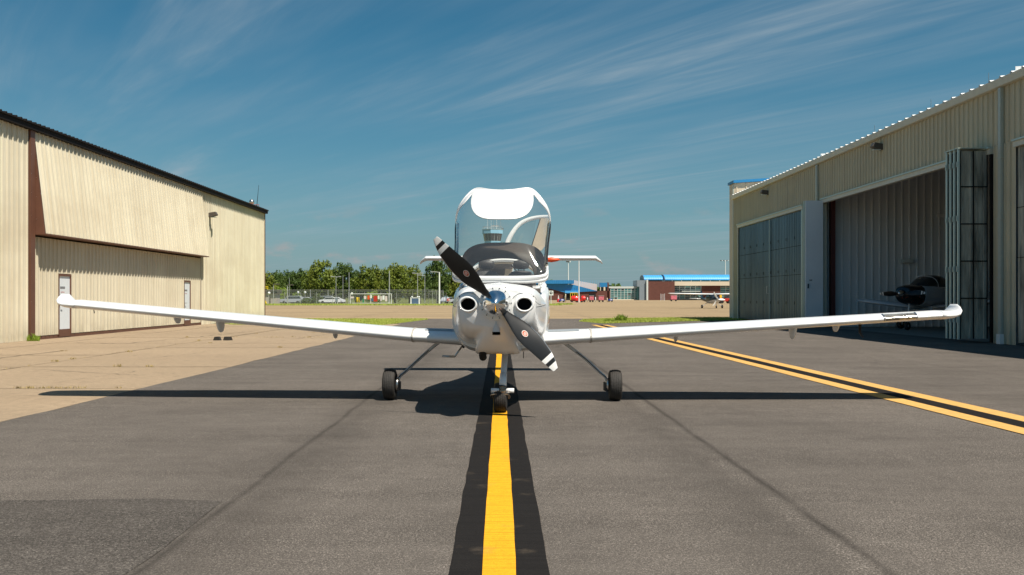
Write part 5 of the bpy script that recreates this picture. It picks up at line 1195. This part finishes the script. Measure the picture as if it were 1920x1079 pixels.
# block building with yellow railing
b = thing('block_building', 'small grey block building with dark roof band and yellow railing', 'building', (at(507, 196), 196, 0))
MB().box(-2.6,1.0,0,4,0,2.1).build('wall', M_ploam, b); MB().box(-2.8,1.35,-.3,4.2,2.1,2.85).build('roof', M_lampb, b)
MB().box(-.3,.0,-.012,-.002,.1,1.9).build('door', M_brown, b)
mb = MB()
for x in (-2.6,-1.9,-1.2,-.5): mb.box(x,x+.08,-.2,-.12,2.85,3.55)
for z in (3.15,3.48): mb.box(-2.6,-.42,-.21,-.115,z,z+.1)
mb.build('railing', M_yelp, b)
# bollards, notice rack, cage
bm_ = MB().lathe([(0,.13),(1.25,.13),(1.33,.10),(1.36,.02)], 14, 'Z').mesh('bollard')
for px, lab in ((669.5, 'left one of the two yellow bollards'), (673.3, 'right one of the two yellow bollards')):
    tag(link('bollard', bm_, M_yelp, None, True, (at(px,189), 189, 0)), lab + ' by the banner rack', 'bollard')
rk_ = thing('banner_rack', 'long white pipe rack with coloured banners hung along the fence', 'banner rack', (at(695, 188), 188, 0))
x0, x1 = at(657,188)-at(695,188), at(734,188)-at(695,188)
MB().tube([(x0,0,2.0),(x1,0,2.0)], .05, 6).tube([(x0,0,0),(x0,0,2.0)], .05, 6).tube([(x1,0,0),(x1,0,2.05)], .06, 6).tube([(0,0,0),(0,0,2.0)], .04, 6).tube([(x0+.3,0,.25),(x1,0,.25)], .035, 6).build('frame', M_whitep, rk_)
MB().tube([(0,0,0),(0,0,2.05)], .045, 6).build('frame_post', M_whitep, rk_, loc=(x1-.5,0,0))
bann = [(676,5,.75,1.5,M_car['dark']),(681,3,.3,1.1,mat('green banner',(.03,.22,.10),.6)),(684.5,4.5,1.0,1.6,M_pinkw),(691,4,.95,1.7,M_orange),(695.5,3.5,1.2,1.75,M_whitep),(698,4,.6,1.15,M_car['blue']),(704,7,.55,1.65,M_red),(710,3,1.0,1.7,M_whitep),(714.5,3,.7,1.6,M_pinkw),(719,4,.9,1.7,M_whitep),(724,4,.6,1.6,M_pinkw),(728.5,3,.5,1.3,M_car['dark'])]
for px, w, z0, z1, m in bann:
    xx = at(px,188)-at(695,188); ww = w*188/1850/2; MB().box(xx-ww,xx+ww,.02,.05,z0,z1).build('banner', m, rk_)
rsn = thing('round_sign', 'round white sign on a post at the left end of the banner rack', 'sign', (at(660,187), 187, 0))
MB().tube([(0,0,0),(0,0,2.2)], .04, 6).build('post', M_pole, rsn); MB().lathe([(-.02,.22),(.02,.22)], 20, 'Y', center=(0,-.05,2.1)).build('sign_disc', M_whitep, rsn); MB().box(-.3,.35,-.03,.0,1.15,1.5).build('sign_plate', M_pinkw, rsn)
nb = thing('notice_board', 'grey blue double post notice board left of the bollards', 'notice board', (at(631,188), 188, 0))
MB().box(-.22,.22,-.03,.03,.5,1.35).build('board', M_bgrey, nb)
for s in (-1,1): MB().box(s*.2-.03,s*.2+.03,-.03,.03,0,1.4).build('post', M_whitep, nb)
for px, py, Y, lab in ((690,0,0,''),): pass
cg = thing('equipment_cage', 'white framed equipment cage with dark blue panel on the far apron edge', 'equipment cage', (at(778.5,186), 186, 0))
mb = MB(); 
for x in (-.85,-.75,.70,.80): mb.box(x-.05,x+.05,-.05,.05,0,1.35)
mb.box(-.9,.9,-.06,.06,1.22,1.32).box(-1.05,1.05,-.35,.35,.0,.08).box(-.9,.9,.3,.4,0,1.3)
mb.build('frame', M_whitep, cg); MB().box(-.66,.62,-.02,.28,.14,1.18).build('panel', M_car['blue'], cg)
for s in (-1,1):
    for k in range(4): MB().box(s*.98-.06,s*.98+.06,-.1,.1,.2+k*.28,.36+k*.28).build('side_unit', M_black, cg)
for x in (-.6,.45,.75): MB().lathe([(-.1,.05),(0,.16),(.1,.12),(.16,.02)], 10, 'Z', center=(x,0,1.42)).build('top_lamp', M_whitep, cg)
sg = thing('warning_sign', 'small red and white sign on a post beyond the gate gap', 'sign', (at(841,192), 192, 0))
MB().tube([(0,0,0),(0,0,1.2)], .04, 6).build('post', M_pole, sg); MB().box(-.28,.28,-.05,-.02,.62,1.15).build('sign_plate', M_red, sg); MB().box(.02,.20,-.06,-.052,.72,1.08).build('sign_print', M_whitep, sg)
gp_ = MB().tube([(0,0,0),(0,0,2.3)], .09, 8).build('gate_post', M_lampb, loc=(at(836.5,190),190,0)); tag(gp_, 'dark gate post right of the white lamp pole', 'gate post')
# white taxiway sign on its post
ws_ = thing('taxiway_sign', 'white square sign with black round symbol on a white post', 'sign', (at(1033.2,189), 189, 0))
MB().tube([(0,0,0),(0,0,1.75)], .055, 8).build('post', M_whitep, ws_); MB().box(-.44,.44,-.06,.0,1.72,2.62).build('board', M_whitep, ws_)
mb = MB(); n = 28; mb.add([(.28*math.cos(2*math.pi*k/n), -.064, 2.20+.28*math.sin(2*math.pi*k/n)) for k in range(n)], [tuple(range(n))]); 
mb.add([(-.13,-.068,2.32),(.14,-.068,2.32),(.14,-.068,2.24),(-.13,-.068,2.24)], [(0,1,2,3)], 1); mb.add([(.14,-.0685,2.26),(.05,-.0685,2.26),(-.05,-.0685,2.03),(.04,-.0685,2.03)], [(0,1,2,3)], 1)
mb.build('symbol', [M_black, M_whitep], ws_, fix=False)

# ------------------------------------------------------------------ control tower
TY = 330; tw = thing('control_tower', 'pale blue airport control tower with dark slanted cab windows', 'control tower', (at(923.5,TY), TY, 0), R(13))
def ngon(r_, z, n=8, ph=0): return [(r_*math.cos(2*math.pi*(k+.5)/n+ph), r_*math.sin(2*math.pi*(k+.5)/n+ph), z) for k in range(n)]
def frust(name, r0, z0, r1, z1, m, par, n=8):
    mb = MB(); mb.add(ngon(r0,z0,n) + ngon(r1,z1,n), [(k,(k+1)%n,n+(k+1)%n,n+k) for k in range(n)] + [tuple(range(n))[::-1], tuple(n+k for k in range(n))]); return mb.build(name, m, par)
frust('shaft', 2.2, 0, 2.2, 18.6, M_cream, tw); frust('cab_floor', 2.6, 18.6, 2.75, 20.1, M_sky, tw)
cabm = frust('cab', 2.74, 20.1, 3.2, 22.6, M_frame, tw)
lo_, hi_ = ngon(2.76,20.18), ngon(3.215,22.55)
for k in range(8):
    for h2 in range(2):
        q = []; 
        for (A0, A1, t0, t1) in ((lo_[k], lo_[(k+1)%8], h2*.5+.03, h2*.5+.47),): q += [tuple(A0[c]+(A1[c]-A0[c])*t0 for c in range(3)), tuple(A0[c]+(A1[c]-A0[c])*t1 for c in range(3))]
        A0, A1 = hi_[k], hi_[(k+1)%8]; q += [tuple(A0[c]+(A1[c]-A0[c])*(h2*.5+.47) for c in range(3)), tuple(A0[c]+(A1[c]-A0[c])*(h2*.5+.03) for c in range(3))]
        q = [(x*1.012, y*1.012, z) for x, y, z in q]; mb = MB(); mb.add(q, [(0,1,2,3)]); mb.build('window_pane', M_winglass, cabm, fix=False)
frust('cab_roof', 3.45, 22.6, 3.45, 23.95, M_sky, tw); frust('roof_edge', 3.55, 23.95, 3.55, 24.05, M_frame, tw)
mb = MB(); nn = ngon(3.3, 24.9)
for k in range(8):
    a_, b_ = nn[k], nn[(k+1)%8]; mb.tube([a_, b_], .05, 5).tube([(a_[0],a_[1],24.0), a_], .05, 5)
mb.build('roof_railing', M_pole, tw)
for x, y, h, r_ in ((-2.0,-1,27.9,.05),(-.5,0,28.2,.04),(.3,-.5,27.6,.05),(1.2,-1,28.0,.06),(2.6,-1,27.4,.05),(-1.2,.5,27.0,.04)): MB().tube([(x,y,24.0),(x,y,h)], r_, 5).build('antenna', M_whitep if h > 27.8 else M_pole, tw)
MB().tube([(-.8,-1.8,25.1),(1.6,-1.8,25.2)], .12, 6).box(3.2,3.7,-.3,.3,24.1,24.5).build('radar_bar', M_lampb, tw)

# ------------------------------------------------------------------ terminal
TY = 480; k_ = TY/1850
def tx_(px): return (px-938)*k_
def tz_(py): return CAMH + (558-py)*k_
TG = 'joined buildings of the terminal'
def pbox(name, m, par, px0, px1, py0, py1, d0=0, d1=15, z0=None): 
    o = MB().box(tx_(px0), tx_(px1), TY+d0, TY+d1, 0 if z0 == 0 else tz_(py1), tz_(py0)).build(name, m, None); return P(o, par)
ta = thing('terminal_building', 'brick building with large sloping blue roofs beside the aircraft', 'terminal building', (tx_(1075), TY, 0), 0, TG)
P(MB().prism([(tx_(985),0),(tx_(1058.5),0),(tx_(1058.5),tz_(545)),(tx_(1024),tz_(537)),(tx_(985),tz_(528))], TY, TY+20, 'Y').build('wall', M_brick), ta)
pbox('wall', M_brick, ta, 1086, 1152, 546, 560, 0, 15, 0)
pbox('loading_door', M_dark, ta, 1104, 1117, 551, 560, -.06, -.02, 0)
P(MB().prism([(tx_(985),tz_(528)),(tx_(985),tz_(531)),(tx_(1024),tz_(540)),(tx_(1059),tz_(549)),(tx_(1120.5),tz_(546.2)),(tx_(1074),tz_(534)),(tx_(1022),tz_(531)),(tx_(1000),tz_(528))][::1], TY-.5, TY+14, 'Y').build('roof', M_blue), ta)
pbox('roof_fascia', M_blue2, ta, 1059, 1086, 545.5, 550, -1.2, -.6)
pbox('upper_roof', M_blue, ta, 990, 1075.5, 525.8, 532.5, -2, 12)
P(MB().prism([(tx_(1075.7),tz_(524)),(tx_(1125),tz_(532.5)),(tx_(1125),tz_(547)),(tx_(1075.7),tz_(536))], TY+15, TY+25, 'Y').build('white_gable', M_mem), ta)
pbox('entrance', M_dark, ta, 1060, 1085, 550, 560, -.2, -.1, 0)
sk = MB()
for i in range(30): x = tx_(1020) + i*.9; sk.box(x, x+.08, TY-2.06, TY-2.005, tz_(532.3), tz_(526))
P(sk.build('standing_seams', M_blue2, fix=False), ta)
st_ = thing('terminal_building', 'small brick stair tower with blue slab top between gable and glass hall', 'terminal building', (tx_(1133), TY, 0), 0, TG)
pbox('wall', M_brick, st_, 1138.8, 1141.5, 530, 546, 0, 5, 0); pbox('wall', M_brick, st_, 1125.3, 1138.7, 545, 546, 1, 5, 0); pbox('blue_panel', M_blue, st_, 1125.3, 1138.7, 530.5, 538.5, 0, 5)
for a, b2 in ((1125.3,1126.6),(1131.8,1135)): pbox('pillar', M_cream, st_, a, b2, 538.6, 545.4, 0, .8)
pbox('window', M_tglass2, st_, 1126.7, 1138.7, 538.6, 545.4, 1, 1.3)
gh = thing('terminal_building', 'low glazed hall with pale grid of teal panes', 'terminal building', (tx_(1168), TY, 0), 0, TG)
pbox('core', M_tglass2, gh, 1141.6, 1196, 539, 562, .5, 14, 0); pbox('roof_edge', M_frame, gh, 1141.6, 1197, 537.6, 540.5, -.2, 14.5)
def glazing(par, px0, px1, rows, cols, ms, d=-.1, fr=.09):
    fx = MB(); w = (tx_(px1)-tx_(px0))/cols; zs = [tz_(r_) for r_ in rows]
    for c in range(cols+1): x = tx_(px0)+c*w; fx.box(x-fr, x+fr, TY+d-.1, TY+d+.1, zs[-1], zs[0])
    for z in zs: fx.box(tx_(px0), tx_(px1), TY+d-.12, TY+d+.08, z-fr*.8, z+fr*.8)
    f = P(fx.build('window_frame', M_frame), par); r_ = random.Random(int(px0))
    pm = {}
    for ri in range(len(rows)-1):
        for c in range(cols):
            x = tx_(px0)+c*w; mb = MB(); tl = r_.uniform(-.02,.02); mb.add([(x+fr, TY+d, zs[ri+1]+fr*.8), (x+w-fr, TY+d+tl, zs[ri+1]+fr*.8), (x+w-fr, TY+d+tl, zs[ri]-fr*.8), (x+fr, TY+d, zs[ri]-fr*.8)], [(0,1,2,3)])
            mb.build('window_pane', ms[r_.randrange(len(ms))], f, fix=False)
M_tg3 = mat('pale teal window glass', (.10, .28, .27), .2, spec=.8)
glazing(gh, 1145, 1196, [541.5,545.5,549.5,553.5,557.5,561.5], 8, [M_tglass, M_tglass2, M_tglass, M_tg3])
pbox('plinth', M_cream, gh, 1141.6, 1210, 561.6, 562.5, -.5, -.25, 0)
gb = thing('terminal_building', 'blue grey clad block beside the tall brick wall', 'terminal building', (tx_(1203), TY, 0), 0, TG)
pbox('wall', M_bgrey, gb, 1197.2, 1209.8, 526, 562, -3, 12, 0); pbox('wall', M_bgrey, gb, 1193, 1197.1, 526, 538, -3, 12); pbox('window', M_tglass, gb, 1193.4, 1197, 538.2, 561, -2, -1, 0); pbox('pillar', M_frame, gb, 1209.9, 1213, 525, 562, -4, 12, 0)
bk_ = thing('terminal_building', 'tall plain brick block under the short blue barrel roof', 'terminal building', (tx_(1238), TY, 0), 0, TG)
pbox('wall', M_brick, bk_, 1213.1, 1263, 528.2, 562, -3, 14, 0)
def barrel(par, px0, px1, py0, py1, d0, d1, name='barrel_roof'):
    r0 = (d1-d0)/2; z0, z1 = tz_(py1), tz_(py0); n = 20; poly = [(TY+d0+r0 - r0*math.cos(math.pi*k/n), z0+(z1-z0)*math.sin(math.pi*k/n)**.8) for k in range(n+1)]
    o = P(MB().prism(poly, tx_(px0), tx_(px1), 'X').build(name, M_blue2), par); sm_ = MB(); x = tx_(px0)+.3
    while x < tx_(px1)-.2:
        vs = []
        for (a_, z_) in poly[:12]: vs += [(x, a_-.02, z_+.03), (x+.07, a_-.02, z_+.03)]
        sm_.add(vs, [(2*i, 2*i+1, 2*i+3, 2*i+2) for i in range(11)]); x += 1.1
    q = sm_.build('roof_seams', M_blue, o, fix=False)
    e = P(MB().prism([(a_*1, z_) for a_, z_ in poly], tx_(px0)-.1, tx_(px0)-.02, 'X').build('roof_end', M_bgrey), par)
barrel(bk_, 1209, 1244, 515.5, 525, 2, 17); pbox('clerestory', M_tglass2, bk_, 1210, 1243, 525.2, 528.4, 3, 14)
lt = thing('terminal_building', 'long terminal hall with blue barrel roof and cream fascia', 'terminal building', (tx_(1330), TY, 0), 0, TG)
barrel(lt, 1249, 1470, 514.3, 525.3, 3, 23); pbox('clerestory', M_tglass, lt, 1250, 1470, 525.5, 528.8, 4, 20)
for i in range(8): pbox('clerestory_post', M_frame, lt, 1262+i*18, 1263.5+i*18, 525.5, 528.8, 3.6, 3.95)
pbox('fascia', M_cream, lt, 1263.1, 1470, 528.3, 536, -2, 14); pbox('wall', M_tglass2, lt, 1263.1, 1470, 536, 562, .6, 14, 0)
glazing(lt, 1264, 1314.5, [536.8,540,543.3,546.6,550,553.4,557,561], 5, [M_tglass2, M_tglass2, M_tglass], 0)
glazing(lt, 1350.5, 1392, [536.8,540,543.3,546.6,550,553.4,557,561], 4, [M_tglass2, M_tglass2, M_tglass], 0)
pbox('wall', M_brick, lt, 1315, 1350, 536.2, 550, -.8, .5); pbox('wall', M_brick, lt, 1314.6, 1350, 550, 562, .2, .5, 0); pbox('canopy_roof', M_frame, lt, 1275, 1312, 546, 547.2, -5, -.5)
# baggage carts and ground vehicles
def cart(px, Y, w, h, m, lab, rz=0, top=None, grp='covered baggage carts by the terminal', name='baggage_cart', cat='baggage cart'):
    t = thing(name, lab, cat, (at(px, Y), Y, 0), rz, grp)
    MB().box(-w/2,w/2,-.7,.7,.45,.55).tube([(-w/2,0,.45),(-w/2-.6,0,.3)], .04, 6).build('chassis', M_black, t); MB().box(-w/2+.05,w/2-.05,-.66,.66,.56,h).build('curtain', m, t, bevel=.05)
    MB().box(-w/2-.03,w/2+.03,-.74,.74,h+.01,h+.08).build('cart_roof', top or m, t)
    for x in (-w/2+.3, w/2-.3):
        for s in (-1,1): MB().lathe([(-.08,.04),(-.08,.22),(.08,.22),(.08,.04)], 14, 'Y', center=(x, s*.55, .22)).build('wheel', M_tyre, t)
cart(1109, 282, 1.35, 1.75, M_pink, 'left one of the two faded pink curtained carts', 0, M_pinkw); cart(1127, 284, 1.6, 1.75, M_pink, 'right one of the two faded pink curtained carts', 0, M_pinkw)
cart(1263, 350, 2.2, 2.1, M_pink, 'pink curtained cart in front of the tall brick block', 0, M_pinkw)
def tank(px, Y, w, h, lab, m, name='fuel_bowser', cat='tank trailer'):
    t = thing(name, lab, cat, (at(px, Y), Y, 0)); MB().lathe([(-w/2,.05),(-w/2+.05,h*.36),(-w/2+.2,h*.42),(w/2-.2,h*.42),(w/2-.05,h*.36),(w/2,.05)], 20, 'X', center=(0,0,h*.60)).build('tank', m, t, smooth=True)
    MB().box(-w/2,w/2,-.5,.5,.38,.48).build('chassis', M_black, t); MB().box(-w*.25,w*.1,-.25,.25,h*.95,h*1.08).build('hatch', m, t)
    for x in (-w/2+.3, w/2-.3):
        for s in (-1,1): MB().lathe([(-.08,.04),(-.08,.25),(.08,.25),(.08,.04)], 14, 'Y', center=(x, s*.5, .25)).build('wheel', M_tyre, t)
M_redv = mat('bright red vehicle paint', (.75, .02, .015), .35, coat=.5)
tank(1078, 272, 2.2, 1.7, 'larger bright red tank trailer at the foot of the flagpole', M_redv); tank(1093.5, 276, 1.25, 1.7, 'smaller round red tank trailer right of the flagpole', M_redv); 
rt_ = thing('tow_tractor', 'low red tow tractor in front of the larger tank trailer', 'tow tractor', (at(1086, 266), 266, 0)); MB().prism([(-1.0,.3),(-1.0,.8),(-.3,.85),(-.2,1.05),(.1,1.05),(.2,.7),(1.0,.65),(1.0,.3)], -.55, .55, 'Y').build('body', M_redv, rt_, bevel=.03)
for x in (-.65,.65):
    for s in (-1,1): MB().lathe([(-.1,.04),(-.1,.27),(.1,.27),(.1,.04)], 14, 'Y', center=(x, s*.5, .27)).build('wheel', M_tyre, rt_)
MB().tube([(.1,0,1.0),(.25,0,1.25)], .03, 6).build('steering_column', M_black, rt_)
yv = thing('loader_vehicle', 'yellow open framed loader vehicle behind the red tank trailer', 'loader', (at(1076, 300), 300, 0))
MB().box(-1.1,1.1,-.8,.8,.5,1.5).build('body', M_yelp, yv, bevel=.04); MB().box(-1.1,1.05,-.8,.8,2.62,2.8).build('cab_roof', M_yelp, yv)
for x in (-1.05,-.4,.25,.95):
    MB().box(x-.06,x+.06,-.75,.75,1.5,2.62).build('cab_post', M_yelp, yv)
for x in (-.7,.7):
    for s in (-1,1): MB().lathe([(-.12,.05),(-.12,.4),(.12,.4),(.12,.05)], 14, 'Y', center=(x, s*.7, .4)).build('wheel', M_tyre, yv)
def bluecart(px, Y, w, lab):
    t = thing('belt_loader', lab, 'belt loader', (at(px, Y), Y, 0)); MB().prism([(-w/2,.3),(-w/2,.55),(-w*.1,.95),(w*.25,1.0),(w/2,.65),(w/2,.3)], -.5, .5, 'Y').build('body', M_bluep, t, bevel=.03); MB().box(-w*.05,w*.3,-.51,-.502,.5,.8).build('side_plate', M_whitep, t)
    for x in (-w*.33, w*.33):
        for s in (-1,1): MB().lathe([(-.08,.04),(-.08,.24),(.08,.24),(.08,.04)], 14, 'Y', center=(x, s*.45, .24)).build('wheel', M_tyre, t)
bluecart(1053, 272, 1.7, 'blue service cart near the white taxiway sign'); bluecart(1144.5, 300, 1.4, 'blue service cart in front of the far end of the brick wall')
yt = thing('service_crew_stand', 'small yellow stand at the side of the block building', 'stand', (at(498, 190), 190, 0)); MB().prism([(-.3,0),(.3,0),(0,.7)], -.2, .2, 'Y').build('stand', M_yelp, yt)
ss = thing('boarding_stairs', 'white portable boarding stairs against the tall brick block', 'boarding stairs', (at(1242.5, 400), 400, 0))
mb = MB()
for x in (-.85,.75): mb.box(x,x+.1,-.05,.05,0,2.9)
for k2 in range(6): mb.box(-.85,.85,-.05,.05,.3+k2*.45,.38+k2*.45)
mb.build('frame', M_whitep, ss)
for px, Y, h, lab in ((1101.5,285,1.3,'white bollard left of the loading door'),(1116.5,287,1.4,'white bollard right of the loading door'),(1060.5,300,2.4,'cream post at the blue roofed entrance'),(1138.5,290,1.2,'cream bollard beside the blue service cart')):
    o = MB().lathe([(0,.14),(h-.1,.14),(h,.05)], 12, 'Z').build('bollard', M_cream if 'cream' in lab else M_whitep, None, True, (at(px,Y),Y,0)); tag(o, lab, 'bollard')
# pink and white wind cone shaped marker near the brick wall
mk = thing('marker_cone', 'pink and white striped marker beside the brick wall', 'marker', (at(1047,290), 290, 0))
MB().lathe([(0,.45),(.5,.42),(.9,.25)], 14, 'Z').build('cone_base', M_redv, mk); MB().lathe([(.91,.24),(1.4,.16),(1.9,.08),(1.95,.01)], 14, 'Z').build('cone_top', M_pinkw, mk)
# red and yellow ground vehicles behind the far aircraft
vt = thing('service_truck', 'red service truck with yellow crane parked behind the far aircraft', 'truck', (at(1352,215), 215, 0))
MB().prism([(-2.6,.5),(-2.6,1.9),(-1.6,2.0),(-1.2,1.2),(2.6,1.1),(2.6,.5)], -.9, .9, 'Y').build('body', M_red, vt, bevel=.04); MB().box(-.3,.1,-.3,.3,1.22,1.9).build('crane', M_yelp, vt); MB().box(.7,2.3,-.6,.6,1.15,2.0).build('tank', M_car['dark'], vt)
for x in (-1.7,0,1.7):
    for s in (-1,1): MB().lathe([(-.1,.04),(-.1,.42),(.1,.42),(.1,.04)], 14, 'Y', center=(x, s*.8, .42)).build('wheel', M_tyre, vt)
